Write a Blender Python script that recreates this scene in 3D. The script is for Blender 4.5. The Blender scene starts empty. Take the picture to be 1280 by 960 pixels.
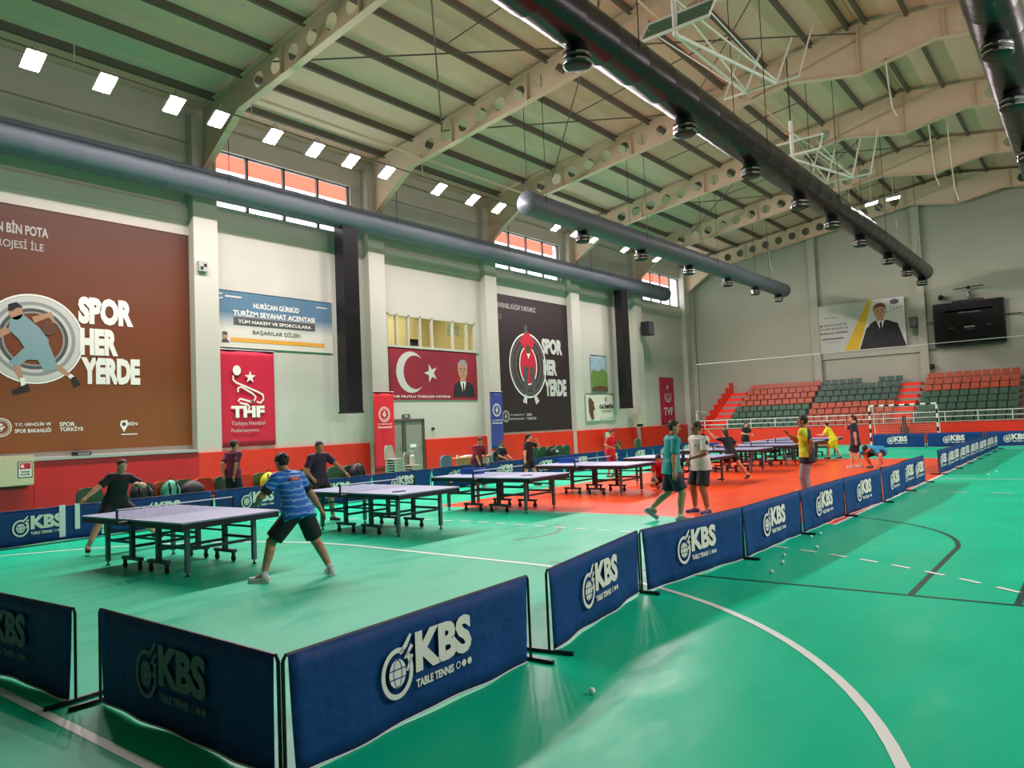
import bpy, math, random
import numpy as np
from mathutils import Vector, Matrix
from mathutils.geometry import tessellate_polygon
random.seed(7)
S = bpy.context.scene
COL = S.collection
PI = math.pi

# ------------------------------------------------------------------ camera
cam = bpy.data.objects.new('camera', bpy.data.cameras.new('camera'))
cam.data.sensor_width = 36.0
cam.data.lens = 36.0 * 941.0 / 1280.0
cam.data.clip_end = 300
CR = ((0.7849657572737425, 0.06739372391651105, 0.6158626842765561),
      (0.6180672746610607, -0.016704520936785424, -0.7859477100757541),
      (-0.04268025188197684, 0.9975866102534345, -0.05476633219737678))
cam.matrix_world = Matrix([list(CR[0]) + [0], list(CR[1]) + [0], list(CR[2]) + [1.85], [0, 0, 0, 1]])
COL.objects.link(cam)
S.camera = cam

# ------------------------------------------------------------------ sky and exposure
world = bpy.data.worlds.new('world'); S.world = world
world.use_nodes = True
bg = world.node_tree.nodes['Background']
bg.inputs[0].default_value = (0.93, 0.97, 1.0, 1)
bg.inputs[1].default_value = 5.0
FLOOD, FLOOD_R = 600.0, 330.0
S.view_settings.view_transform = 'Standard'
S.view_settings.look = 'None'
S.view_settings.gamma = 1
S.view_settings.exposure = 0.0
S.view_settings.use_curve_mapping = False
S.cycles.use_denoising = True
S.cycles.max_bounces = 7
S.cycles.diffuse_bounces = 5
S.cycles.sample_clamp_indirect = 6.0
S.cycles.caustics_reflective = False
S.cycles.caustics_refractive = False

# ------------------------------------------------------------------ helpers
def lin(h):
    h = h.lstrip('#')
    c = [int(h[i:i + 2], 16) / 255 for i in (0, 2, 4)]
    return tuple((x / 12.92 if x <= .04045 else ((x + .055) / 1.055) ** 2.4) for x in c) + (1,)

MATS = {}
def mat(name, col, rough=.6, metal=0, var=.0, scale=4, bump=0, spec=.5, emit=0, col2=None, bscale=None):
    if name in MATS: return MATS[name]
    m = bpy.data.materials.new(name); m.use_nodes = True
    nt = m.node_tree; b = nt.nodes['Principled BSDF']
    c = lin(col) if isinstance(col, str) else tuple(col) + (1,)
    b.inputs['Roughness'].default_value = rough
    b.inputs['Metallic'].default_value = metal
    b.inputs['Specular IOR Level'].default_value = spec
    b.inputs['Base Color'].default_value = c
    if var or col2 or bump:
        tc = nt.nodes.new('ShaderNodeTexCoord'); n = nt.nodes.new('ShaderNodeTexNoise')
        n.inputs['Scale'].default_value = scale; n.inputs['Detail'].default_value = 5
        nt.links.new(tc.outputs['Object'], n.inputs['Vector'])
        if var or col2:
            r = nt.nodes.new('ShaderNodeValToRGB')
            c2 = lin(col2) if col2 else tuple(min(1, x * (1 + var)) for x in c[:3]) + (1,)
            c1 = c if col2 else tuple(x * (1 - var) for x in c[:3]) + (1,)
            r.color_ramp.elements[0].color = c1; r.color_ramp.elements[1].color = c2
            r.color_ramp.elements[0].position = .32; r.color_ramp.elements[1].position = .68
            nt.links.new(n.outputs['Fac'], r.inputs[0]); nt.links.new(r.outputs[0], b.inputs['Base Color'])
        if bump:
            src = n
            if bscale:
                src = nt.nodes.new('ShaderNodeTexNoise'); src.inputs['Scale'].default_value = bscale
                src.inputs['Detail'].default_value = 3
                nt.links.new(tc.outputs['Object'], src.inputs['Vector'])
            bp = nt.nodes.new('ShaderNodeBump'); bp.inputs['Strength'].default_value = bump
            bp.inputs['Distance'].default_value = .05
            nt.links.new(src.outputs['Fac'], bp.inputs['Height']); nt.links.new(bp.outputs[0], b.inputs['Normal'])
    if emit:
        b.inputs['Emission Color'].default_value = c
        b.inputs['Emission Strength'].default_value = emit
    MATS[name] = m
    return m

def glass(name, tint='#ffffff', gloss=.12):
    m = bpy.data.materials.new(name); m.use_nodes = True
    nt = m.node_tree; nt.nodes.remove(nt.nodes['Principled BSDF'])
    t = nt.nodes.new('ShaderNodeBsdfTransparent'); t.inputs[0].default_value = lin(tint)
    g = nt.nodes.new('ShaderNodeBsdfGlossy'); g.inputs['Roughness'].default_value = .05
    mx = nt.nodes.new('ShaderNodeMixShader'); mx.inputs[0].default_value = gloss
    nt.links.new(t.outputs[0], mx.inputs[1]); nt.links.new(g.outputs[0], mx.inputs[2])
    nt.links.new(mx.outputs[0], nt.nodes['Material Output'].inputs[0])
    return m

class MB:
    def __init__(s): s.v = []; s.f = []
    def add(s, vs, fs):
        n = len(s.v); s.v += [tuple(p) for p in vs]; s.f += [tuple(i + n for i in f) for f in fs]; return s
    def box(s, x0, x1, y0, y1, z0, z1):
        return s.add([(x0, y0, z0), (x1, y0, z0), (x1, y1, z0), (x0, y1, z0), (x0, y0, z1), (x1, y0, z1), (x1, y1, z1), (x0, y1, z1)],
                     [(0, 3, 2, 1), (4, 5, 6, 7), (0, 1, 5, 4), (1, 2, 6, 5), (2, 3, 7, 6), (3, 0, 4, 7)])
    def tube(s, pts, r, n=8, caps=True):
        pts = [Vector(p) for p in pts]; rs = r if isinstance(r, (list, tuple)) else [r] * len(pts)
        rings = []
        up0 = None
        for i, p in enumerate(pts):
            d = (pts[min(i + 1, len(pts) - 1)] - pts[max(i - 1, 0)]).normalized()
            if up0 is None:
                up0 = Vector((0, 0, 1)) if abs(d.z) < .9 else Vector((1, 0, 0))
            a = d.cross(up0).normalized(); b = a.cross(d).normalized(); up0 = b
            rings.append([p + (a * math.cos(2 * PI * k / n) + b * math.sin(2 * PI * k / n)) * rs[i] for k in range(n)])
        vs = [q for rg in rings for q in rg]; fs = []
        for i in range(len(pts) - 1):
            for k in range(n):
                k2 = (k + 1) % n
                fs.append((i * n + k, i * n + k2, (i + 1) * n + k2, (i + 1) * n + k))
        if caps:
            fs.append(tuple(range(n - 1, -1, -1))); fs.append(tuple((len(pts) - 1) * n + k for k in range(n)))
        return s.add(vs, fs)
    def ball(s, c, rx, ry=None, rz=None, n=10, m=7):
        ry = rx if ry is None else ry; rz = rx if rz is None else rz
        vs = []; fs = []
        for j in range(m + 1):
            t = PI * j / m
            for k in range(n):
                p = 2 * PI * k / n
                vs.append((c[0] + rx * math.sin(t) * math.cos(p), c[1] + ry * math.sin(t) * math.sin(p), c[2] - rz * math.cos(t)))
        for j in range(m):
            for k in range(n):
                k2 = (k + 1) % n
                fs.append((j * n + k, j * n + k2, (j + 1) * n + k2, (j + 1) * n + k))
        return s.add(vs, fs)
    def lathe(s, prof, n=16, c=(0, 0, 0)):
        vs = [(c[0] + r * math.cos(2 * PI * k / n), c[1] + r * math.sin(2 * PI * k / n), c[2] + z) for r, z in prof for k in range(n)]
        fs = []
        for j in range(len(prof) - 1):
            for k in range(n):
                k2 = (k + 1) % n
                fs.append((j * n + k, j * n + k2, (j + 1) * n + k2, (j + 1) * n + k))
        fs.append(tuple(range(n - 1, -1, -1))); fs.append(tuple((len(prof) - 1) * n + k for k in range(n)))
        return s.add(vs, fs)
    def prism(s, poly, axis_o, sdir, tdir, n0, n1):
        # closed prism of a 2D polygon: point = o + s*sdir + t*tdir + n*normal
        o = Vector(axis_o); sd = Vector(sdir); td = Vector(tdir); nd = sd.cross(td)
        k = len(poly)
        vs = [o + sd * a + td * b + nd * n0 for a, b in poly] + [o + sd * a + td * b + nd * n1 for a, b in poly]
        tri = tessellate_polygon([[Vector((a, b, 0)) for a, b in poly]])
        fs = [tuple(t) for t in tri] + [tuple(i + k for i in t) for t in tri]
        fs += [(i, (i + 1) % k, (i + 1) % k + k, i + k) for i in range(k)]
        return s.add(vs, fs)
    def mesh(s, name, m, smooth=False):
        me = bpy.data.meshes.new(name); me.from_pydata(s.v, [], s.f); me.update()
        if m: me.materials.append(m)
        if smooth:
            me.polygons.foreach_set('use_smooth', [True] * len(me.polygons))
        return me
    def build(s, name, m, parent=None, smooth=False, loc=None, rz=0):
        o = bpy.data.objects.new(name, s.mesh(name, m, smooth)); COL.objects.link(o)
        if parent: o.parent = parent
        if loc: o.location = loc
        if rz: o.rotation_euler[2] = rz
        return o

def inst(name, me, parent=None, loc=(0, 0, 0), rz=0):
    o = bpy.data.objects.new(name, me); COL.objects.link(o)
    if parent: o.parent = parent
    o.location = loc; o.rotation_euler[2] = rz
    return o
def thing(name, label, cat, loc=(0, 0, 0), rz=0, group=None):
    o = bpy.data.objects.new(name, None); COL.objects.link(o); o.empty_display_size = .1
    o.location = loc; o.rotation_euler = (0, 0, rz)
    return tag(o, label, cat, group)
def tag(o, label, cat, group=None):
    o['label'] = label; o['category'] = cat
    if group: o['group'] = group
    return o
def dup(root, loc, rz, label=None, group=None):
    r = root.copy(); COL.objects.link(r); r.location = loc; r.rotation_euler = (0, 0, rz)
    if label: r['label'] = label
    if group: r['group'] = group
    for ch in list(root.children):
        c = ch.copy(); COL.objects.link(c); c.parent = r
        for g in list(ch.children):
            d = g.copy(); COL.objects.link(d); d.parent = c
    return r
def structure(o): o['kind'] = 'structure'; return o

_TXT = {}
def text_geo(s, bold):
    k = (s, bold)
    if k not in _TXT:
        cu = bpy.data.curves.new('t', 'FONT'); cu.body = s; cu.offset = bold; cu.resolution_u = 3
        ob = bpy.data.objects.new('t', cu)
        me = bpy.data.meshes.new_from_object(ob)
        vs = [(v.co.x, v.co.y) for v in me.vertices]; fs = [tuple(p.vertices) for p in me.polygons]
        bpy.data.objects.remove(ob); bpy.data.curves.remove(cu); bpy.data.meshes.remove(me)
        x0 = min(v[0] for v in vs); x1 = max(v[0] for v in vs); y0 = min(v[1] for v in vs); y1 = max(v[1] for v in vs)
        _TXT[k] = ([((a - x0) / (x1 - x0), (b - y0) / (y1 - y0)) for a, b in vs], fs)
    return _TXT[k]

class Print:
    """flat print on a plane: origin o, axes s and t, a sheet of separate inks"""
    def __init__(s, o, sd, td): s.o = Vector(o); s.sd = Vector(sd); s.td = Vector(td); s.nd = s.sd.cross(s.td); s.L = {}
    def _mb(s, key):
        a, b = key.split('.')[0], key.split('.')[-1]
        if a not in ('emblem', 'logo', 'globe', 'court_line', 'dash_line', 'orange_court') and key.count('.') == 1:
            s.c = getattr(s, 'c', 0) + 1; key = '%s.%d.%s' % (a, s.c, b)
        return s.L.setdefault(key, MB())
    def pt(s, a, b, n): return s.o + s.sd * a + s.td * b + s.nd * n
    def poly(s, key, pts, n=.004):
        tri = tessellate_polygon([[Vector((a, b, 0)) for a, b in pts]])
        s._mb(key).add([s.pt(a, b, n) for a, b in pts], [tuple(t) for t in tri]); return s
    def rect(s, key, a0, b0, a1, b1, n=.004): return s.poly(key, [(a0, b0), (a1, b0), (a1, b1), (a0, b1)], n)
    def ell(s, key, c, ra, rb, n=.004, k=24): return s.poly(key, [(c[0] + ra * math.cos(2 * PI * i / k), c[1] + rb * math.sin(2 * PI * i / k)) for i in range(k)], n)
    def ring(s, key, c, ra, rb, w, n=.004, k=32, a0=0, a1=360):
        vs = []; m = k
        for i in range(m + 1):
            t = math.radians(a0 + (a1 - a0) * i / m)
            vs += [s.pt(c[0] + ra * math.cos(t), c[1] + rb * math.sin(t), n), s.pt(c[0] + (ra - w) * math.cos(t), c[1] + (rb - w) * math.sin(t), n)]
        s._mb(key).add(vs, [(2 * i, 2 * i + 2, 2 * i + 3, 2 * i + 1) for i in range(m)]); return s
    def line(s, key, pts, w, n=.004):
        rs = w if isinstance(w, (list, tuple)) else [w] * len(pts)
        vs = []
        for i, p in enumerate(pts):
            a = pts[max(i - 1, 0)]; b = pts[min(i + 1, len(pts) - 1)]
            d = Vector((b[0] - a[0], b[1] - a[1])); d.normalize()
            vs += [s.pt(p[0] - d.y * rs[i] / 2, p[1] + d.x * rs[i] / 2, n), s.pt(p[0] + d.y * rs[i] / 2, p[1] - d.x * rs[i] / 2, n)]
        s._mb(key).add(vs, [(2 * i, 2 * i + 1, 2 * i + 3, 2 * i + 2) for i in range(len(pts) - 1)]); return s
    def text(s, key, body, a0, b0, a1, b1, bold=.02, n=.005):
        s.c = getattr(s, 'c', 0) + 1; a, b = key.split('.'); key = '%s.%d.%s' % (a, s.c, b)
        vs, fs = text_geo(body, bold)
        s._mb(key).add([s.pt(a0 + x * (a1 - a0), b0 + y * (b1 - b0), n) for x, y in vs], fs); return s
    def star(s, key, c, r, rot=90, n=.005, asp=1):
        return s.poly(key, [(c[0] + asp * (r if i % 2 == 0 else r * .4) * math.cos(math.radians(rot + 36 * i)), c[1] + (r if i % 2 == 0 else r * .4) * math.sin(math.radians(rot + 36 * i))) for i in range(10)], n)
    def build(s, parent, inks):
        for key, mb in s.L.items():
            nm = key.split('.')[0]
            mb.build(nm, inks[key.split('.')[-1]], parent)

# inks and common materials
W = mat('white_ink', '#e9e6de', .7)
INK = dict(white=W, black=mat('black_ink', '#17161a', .7), gray=mat('gray_ink', '#8d8d8d', .6), dgray=mat('dark_gray_ink', '#4a4a4c', .6),
           lgray=mat('light_gray_ink', '#c2c0ba', .6), skin=mat('skin_ink', '#b08466', .7), red=mat('red_ink', '#c2122f', .7), orange=mat('orange_ink', '#d79a3a', .7),
           yellow=mat('yellow_ink', '#c9a11e', .7), navy=mat('navy_ink', '#242c44', .7), teal=mat('blue_gray_ink', '#7d98a0', .7), brown=mat('brown_ink', '#5d3b28', .7),
           dimwhite=mat('dim_white_ink', '#a9a5a2', .7), green=mat('green_ink', '#5f7d3a', .7), skyb=mat('sky_ink', '#86a7bd', .7), dred=mat('dark_red_ink', '#8f1428', .7), blue=mat('blue_ink', '#0a4690', .6))
M_black = mat('black_metal', '#1b1c20', .45, .3)
M_steel = mat('grey_steel', '#8d9096', .4, .6)
# ------------------------------------------------------------------ floor
M_green = mat('green_court_vinyl', '#00ba8c', .42, 0, bump=.012, scale=.7, bscale=14, spec=.14, col2='#00c496')
def rough_noise(m, lo, hi, sc):
    nt = m.node_tree; b = nt.nodes['Principled BSDF']; tc = nt.nodes.new('ShaderNodeTexCoord'); mp = nt.nodes.new('ShaderNodeMapping'); mp.inputs['Scale'].default_value = (1, .35, 1); mp.inputs['Rotation'].default_value = (0, 0, .5)
    n = nt.nodes.new('ShaderNodeTexNoise'); n.inputs['Scale'].default_value = sc; n.inputs['Detail'].default_value = 8; n.inputs['Roughness'].default_value = .7
    r = nt.nodes.new('ShaderNodeMapRange'); r.inputs['From Min'].default_value = .35; r.inputs['From Max'].default_value = .65; r.inputs['To Min'].default_value = lo; r.inputs['To Max'].default_value = hi
    nt.links.new(tc.outputs['Object'], mp.inputs[0]); nt.links.new(mp.outputs[0], n.inputs['Vector']); nt.links.new(n.outputs['Fac'], r.inputs[0]); nt.links.new(r.outputs[0], b.inputs['Roughness'])
rough_noise(M_green, .3, .5, 2.2)
M_orange = mat('orange_court_vinyl', '#f24a14', .26, 0, bump=.012, scale=.8, bscale=14, spec=.22, col2='#f9561c')
M_line = mat('white_court_line', '#e6efe6', .4)
M_lined = mat('dark_court_line', '#053f35', .4)
XL, XR, YB, YF, RIDGE = -23.0, 11.3, -6.0, 50.0, -5.85
floor = structure(MB().box(XL - .4, XR + .4, YB - .4, YF + .4, -.2, 0).build('floor', M_green))
def flat(name, polys, m, z):
    p = Print((0, 0, z), (1, 0, 0), (0, 1, 0))
    for pl in polys: p.poly(name, pl, 0)
    return p.L[name].build(name, m, floor)
flat('orange_court', [[(-12.7, 13.05), (-3.62, 13.05), (-3.62, 31.05), (-12.7, 31.05)]], M_orange, .002)
def arc(c, r, a0, a1, k=40): return [(c[0] + r * math.cos(math.radians(a0 + (a1 - a0) * i / k)), c[1] + r * math.sin(math.radians(a0 + (a1 - a0) * i / k))) for i in range(k + 1)]
def court_line(pts, w, m, z=.004):
    p = Print((0, 0, z), (1, 0, 0), (0, 1, 0)); p.line('court_line', pts, w, 0); p.L['court_line'].build('court_line', m, floor)
def dashes(pts, w, m, on=.16, gap=.16, z=.005):
    p = Print((0, 0, z), (1, 0, 0), (0, 1, 0)); acc = 0
    for a, b in zip(pts[:-1], pts[1:]):
        d = Vector(b) - Vector(a); L = d.length; t = 0
        a = Vector(a); u = d / L
        while t < L:
            if (acc % (on + gap)) < on:
                e = min(L, t + on - (acc % (on + gap))); p.line('dash_line', [a + u * t, a + u * e], w, 0); acc += e - t; t = e
            else:
                e = min(L, t + (on + gap) - (acc % (on + gap))); acc += e - t; t = e
            acc += 1e-6; t += 1e-6
    p.L['dash_line'].build('dash_line', m, floor)
court_line(arc((-9.55, 2.2), 5.92, 185, 90) + arc((-6.4, 2.2), 5.86, 90, -20), .075, M_line)
dashes(arc((-9.55, 2.2), 8.95, 150, 90) + arc((-6.55, 2.2), 8.85, 90, 20), .06, M_line, .26, .2)
court_line([(-18.05, 2.2), (-18.05, 42.2)], .06, M_line, .003)
court_line([(-3.6, 22.15), (3, 22.15)], .06, M_line, .0045)
dashes([(-6, 18.55), (2, 18.9)], .06, M_line, .4, .4)
court_line([(-18.05, 2.13), (2, 2.13)], .07, M_line, .0035)
court_line([(-3.6, 12.95), (-3.6, 31.1)], .07, M_line, .0055)
court_line([(-12.7, 13.05), (-3.6, 13.05)], .05, mat('pale_court_line', '#e6c9a8', .5), .005)
court_line([(-6, 8.31), (2.2, 8.36)], .055, M_lined, .0028)
court_line([(-1.64, 8.33), (-1.64, 11.2)] + arc((-4.75, 11.2), 3.12, 0, 110)[1:], .06, M_lined, .003)
court_line([(-.75, 8.33), (-.75, 13.5)], .06, M_lined, .0033)
court_line(arc((-8.6, 10.3), 1.15, -35, 55), .05, M_lined, .003)
# goal-area end and the far one
court_line(arc((-9.55, 42.2), 6, 180, 270) + arc((-6.55, 42.2), 6, 270, 360), .06, M_line, .0042)

# ------------------------------------------------------------------ walls
M_wall = mat('white_plaster', '#bab8ac', .8, var=.03, scale=.6, bump=.02)
M_wallf = mat('grey_white_plaster', '#a3a293', .8, var=.04, scale=.3, bump=.02)
M_pad = mat('red_vinyl_padding', '#e02a14', .4, var=.06, scale=1.2, bump=.25)
M_padd = mat('dark_red_padding', '#c4121a', .4, var=.08, scale=.8, bump=.25)
M_ledge = mat('grey_ledge', '#a3a49f', .7)
def holed(mb, x0, x1, y0, y1, z0, z1, holes):
    ys = sorted({y0, y1} | {h[0] for h in holes} | {h[1] for h in holes}); zs = sorted({z0, z1} | {h[2] for h in holes} | {h[3] for h in holes})
    for a, b in zip(ys[:-1], ys[1:]):
        for c, d in zip(zs[:-1], zs[1:]):
            my, mz = (a + b) / 2, (c + d) / 2
            if not any(h[0] < my < h[1] and h[2] < mz < h[3] for h in holes): mb.box(x0, x1, a, b, c, d)
WZ0, WZ1 = 9.62, 11.62
wins = [(-1.1, 5.0), (13.4, 19.45), (28.25, 34.1), (43.5, 49.0)]
booth = (21.15, 26.75, 5.4, 6.72)
door = (21.15, 23.0, 0, 2.2)
mb = MB(); holed(mb, XL - .3, XL, YB - .3, YF + .3, 0, 12.95, [(a, b, WZ0, WZ1) for a, b in wins] + [booth, door])
wl = structure(mb.build('wall_left', M_wall))
PIL = [5.8, 13.05, 20.4, 27.6, 34.9, 42.1, 49.3]
for i, y in enumerate([-1.45] + PIL):
    MB().box(XL, XL + .35, y - .42, y + .42, 0, 12.4).build('pilaster', M_wall, wl)
# beam along the wall at mid height and the grey ledge on the first bays
MB().box(XL, XL + .06, YB, YF, 8.9, 9.35).build('wall_band', M_wall, wl)
MB().box(XL, XL + .5, YB, 12.6, 1.44, 1.52).build('ledge', M_ledge, wl)
# red padding, each pad its own
def pads(y0, y1, z1, m, x=XL, d=.1, n=None):
    n = n or max(1, round((y1 - y0) / 2.4)); w = (y1 - y0) / n
    for i in range(n):
        MB().box(x, x + d, y0 + i * w + .006, y0 + (i + 1) * w - .006, 0, z1).build('wall_pad', m, wl)
pads(YB, 12.6, 1.43, M_padd, d=.45)
for a, b in zip(PIL[1:-1], PIL[2:]):
    if a < 21 < b:
        pads(a + .43, door[0] - .1, 1.4, M_pad); pads(door[1] + .1, b - .43, 1.4, M_pad)
    else: pads(a + .43, b - .43, 1.4, M_pad)
for y in PIL[1:-1]: MB().box(XL + .35, XL + .45, y - .45, y + .45, 0, 1.4).build('wall_pad', M_pad, wl)

# high windows: frame, mullions, panes; orange translucent eave outside
M_frame = mat('window_frame', '#6e6a6c', .5)
M_glass = glass('window_glass', '#ffffff', .06)
def translucent(name, c):
    m = bpy.data.materials.new(name); m.use_nodes = True; nt = m.node_tree; nt.nodes.remove(nt.nodes['Principled BSDF'])
    t = nt.nodes.new('ShaderNodeBsdfTranslucent'); t.inputs[0].default_value = lin(c)
    nt.links.new(t.outputs[0], nt.nodes['Material Output'].inputs[0]); return m
M_awn = translucent('orange_awning_sheet', '#e19586')
for i, (a, b) in enumerate(wins):
    fr = MB()
    for z in (WZ0, WZ1): fr.box(XL - .2, XL - .1, a, b, z - (.0 if z == WZ0 else .06), z + (.06 if z == WZ0 else 0))
    n = 4; w = (b - a) / n
    for k in range(n + 1):
        y = min(max(a + k * w, a + .04), b - .04); fr.box(XL - .2, XL - .1, y - .05, y + .05, WZ0, WZ1)
    wo = structure(fr.build('window_%d' % (i + 1), M_frame))
    for k in range(n): MB().box(XL - .17, XL - .15, a + k * w + .05, a + (k + 1) * w - .05, WZ0 + .06, WZ1 - .06).build('pane', M_glass, wo)
    MB().box(XL - 1.3, XL - 1.27, a - 1.2, b + 1.2, 11.45, 12.9).build('eave_sheet', M_awn, wo)

# control booth window with the lit room behind
M_booth = mat('booth_wall', '#cfc9a2', .8)
bw = MB()
y0, y1, z0, z1 = booth
bw.box(XL - 3.3, XL - 3.2, y0 - .5, y1 + .5, z0 - 1, z1 + .8).box(XL - 3.3, XL - .3, y0 - .55, y0 - .45, z0 - 1, z1 + .8).box(XL - 3.3, XL - .3, y1 + .45, y1 + .55, z0 - 1, z1 + .8)
bw.box(XL - 3.3, XL - .3, y0 - .5, y1 + .5, z0 - 1.1, z0 - 1).box(XL - 3.3, XL - .3, y0 - .5, y1 + .5, z1 + .8, z1 + .9)
bw.build('booth_room', M_booth, wl)
fr = MB(); fr.box(XL - .12, XL + .06, y0 - .08, y1 + .08, z0 - .1, z0); fr.box(XL - .12, XL, y0, y1, z1 - .07, z1)
ms = [21.2, 21.72, 22.4, 23.1, 23.83, 25.18, 26.12, 26.7]
for k in ms: fr.box(XL - .12, XL, k - .04, k + .04, z0, z1)
w5 = structure(fr.build('window_5', mat('booth_frame', '#b9b8a6', .6)))
for a, b in zip(ms[:-1], ms[1:]): MB().box(XL - .08, XL - .07, a + .04, b - .04, z0, z1 - .07).build('pane', M_glass, w5)
for k in range(5): MB().box(XL - .5, XL - .46, 25.25, 26.1, z1 - .15 - k * .12, z1 - .07 - k * .12).build('blind_slat', mat('blind', '#e8e6d2', .7), w5)
t = thing('ceiling_panel_lamp', 'lit panel lamp on the ceiling of the booth behind the long window', 'lamp', (XL - 1.8, 23.8, z1 + .79))
MB().box(-.5, .5, -1.6, 1.6, -.05, 0).build('diffuser', mat('booth_lamp', '#fff2cc', .6, emit=9), t)
for yy, lab in ((23.35, 'black monitor on a stand in the booth window, in its middle'), (21.35, 'black monitor half seen at the left end of the booth window')):
    t = thing('monitor', lab, 'monitor', (XL - .7, yy, z0))
    MB().box(-.03, .03, -.28, .28, .05, .42).build('screen', INK['black'], t)
    MB().tube([(0, 0, .2), (-.05, .02, -.95)], .03, 6).build('stand', M_black, t)
    MB().box(-.15, .15, -.2, .2, -1.0, -.95).build('base', M_black, t)

# door
M_dframe = mat('door_frame', '#4a453f', .6); M_leaf = mat('door_leaf', '#8b867a', .6, var=.05)
fr = MB(); fr.box(XL - .1, XL + .04, door[0] - .1, door[0], 0, 2.26).box(XL - .1, XL + .04, door[1], door[1] + .1, 0, 2.26).box(XL - .1, XL + .04, door[0] - .1, door[1] + .1, 2.2, 2.3).box(XL - .1, XL + .02, 21.82, 22.02, 0, 2.2)
dr = structure(fr.build('door_1', M_dframe))
for a, b in ((21.15, 21.82), (22.02, 23.0)):
    lf = MB().box(XL - .06, XL - .01, a + .01, b - .01, .01, 2.19).build('door_leaf', M_leaf, dr)
    MB().tube([(XL + .03, b - .12, 1.0), (XL + .03, b - .12, 1.2)], .015, 6).box(XL - .01, XL + .03, b - .13, b - .11, 1.02, 1.04).build('door_handle', M_steel, lf)
MB().box(XL - .01, XL + .002, 22.25, 22.6, 1.1, 1.24).build('door_notice', W, dr)
MB().box(XL - .5, XL - .4, 20.9, 23.3, 0, 2.4).build('corridor_panel', mat('corridor', '#6a665c', .8), dr)

# far wall
wf = structure(MB().box(XL - .3, XR + .3, YF, YF + .3, 0, 16).build('wall_far', M_wallf))
for x in (-22.6, -14.15, -8.1, -2.0, 4.2, 10.5): MB().box(x - .22, x + .22, YF - .35, YF, 0, 12.4 + (17.15 - abs(x - RIDGE)) * .14).build('pilaster', M_wallf, wf)
MB().box(-13.93, -8.32, YF - .14, YF, 5.15, 5.6).build('ledge_beam', M_wallf, wf)
wr = structure(MB().box(XR, XR + .3, YB - .3, YF + .3, 0, 12.95).build('wall_right', M_wall))
for y in [-1.45] + PIL: MB().box(XR - .35, XR, y - .42, y + .42, 0, 12.4).build('pilaster', M_wall, wr)
wb = structure(MB().box(XL - .3, XR + .3, YB - .3, YB, 0, 16).build('wall_back', mat('dark_back_wall', '#4a4d4c', .9)))
MB().box(XL, XR, YB, YB + .1, 0, 1.4).build('wall_pad', M_padd, wb)

# ------------------------------------------------------------------ roof
def ztop(x): return 15.1 - .145 * abs(x - RIDGE)
def zbot(x):
    d = abs(x - RIDGE)
    if d < 2.3: return 13.4 + .43 * d / 2.3
    if d < 14.6: return 13.83 - .146 * (d - 2.3)
    return 12.03 - (d - 14.6) * (1.43 / 2.2)
M_roof = mat('roof_sheet', '#e8bfae', .8, var=.05, scale=.5)
M_beam = mat('cream_steel', '#d2b9a0', .6, var=.04, scale=2)
M_purl = mat('dark_purlin', '#5f554b', .7)
mb = MB()
for sx in (-1, 1):
    xe = XL - .4 if sx < 0 else XR + .4
    p = [(RIDGE, ztop(RIDGE) + .45), (xe, ztop(xe) + .45), (xe, ztop(xe) + .6), (RIDGE, ztop(RIDGE) + .6)]
    mb.prism(p, (0, YB - .4, 0), (1, 0, 0), (0, 0, 1), 0, -(YF - YB + .8))
ceil = structure(mb.build('ceiling', M_roof))
FR = [-1.45] + PIL
purl_x = [RIDGE + s * d for s in (-1, 1) for d in [.28, 1.55, 3.2, 4.85, 6.45, 8.05, 9.65, 11.3, 12.92, 14.5, 16.1]]
def sheared_box(mb, x0, x1, y0, y1, h0, h1):
    vs = []
    for y in (y0, y1):
        for x, h in ((x0, h0), (x1, h0), (x1, h1), (x0, h1)): vs.append((x, y, ztop(x) + h))
    mb.add(vs, [(0, 1, 2, 3), (7, 6, 5, 4), (0, 4, 5, 1), (1, 5, 6, 2), (2, 6, 7, 3), (3, 7, 4, 0)])
for x in purl_x:
    m_ = MB(); sheared_box(m_, x - .05, x + .05, YB, YF, -.02, .2); m_.build('purlin', M_purl, ceil)
ycuts = [YB] + FR[1:] + [YF]
for sx in (-1, 1):
    ds = [0.0, .28, 1.55, 3.2, 4.85, 6.45, 8.05, 9.65, 11.3, 12.92, 14.5, 16.1, 17.4]
    for a, b in zip(ds[:-1], ds[1:]):
        for y0_, y1_ in zip(ycuts[:-1], ycuts[1:]):
            m_ = MB(); x0_, x1_ = sorted((RIDGE + sx * a, RIDGE + sx * b))
            sheared_box(m_, x0_ + .01, x1_ - .01, y0_ + .01, y1_ - .01, .2, .25)
            m_.build('roof_panel', M_roof, ceil)
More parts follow.
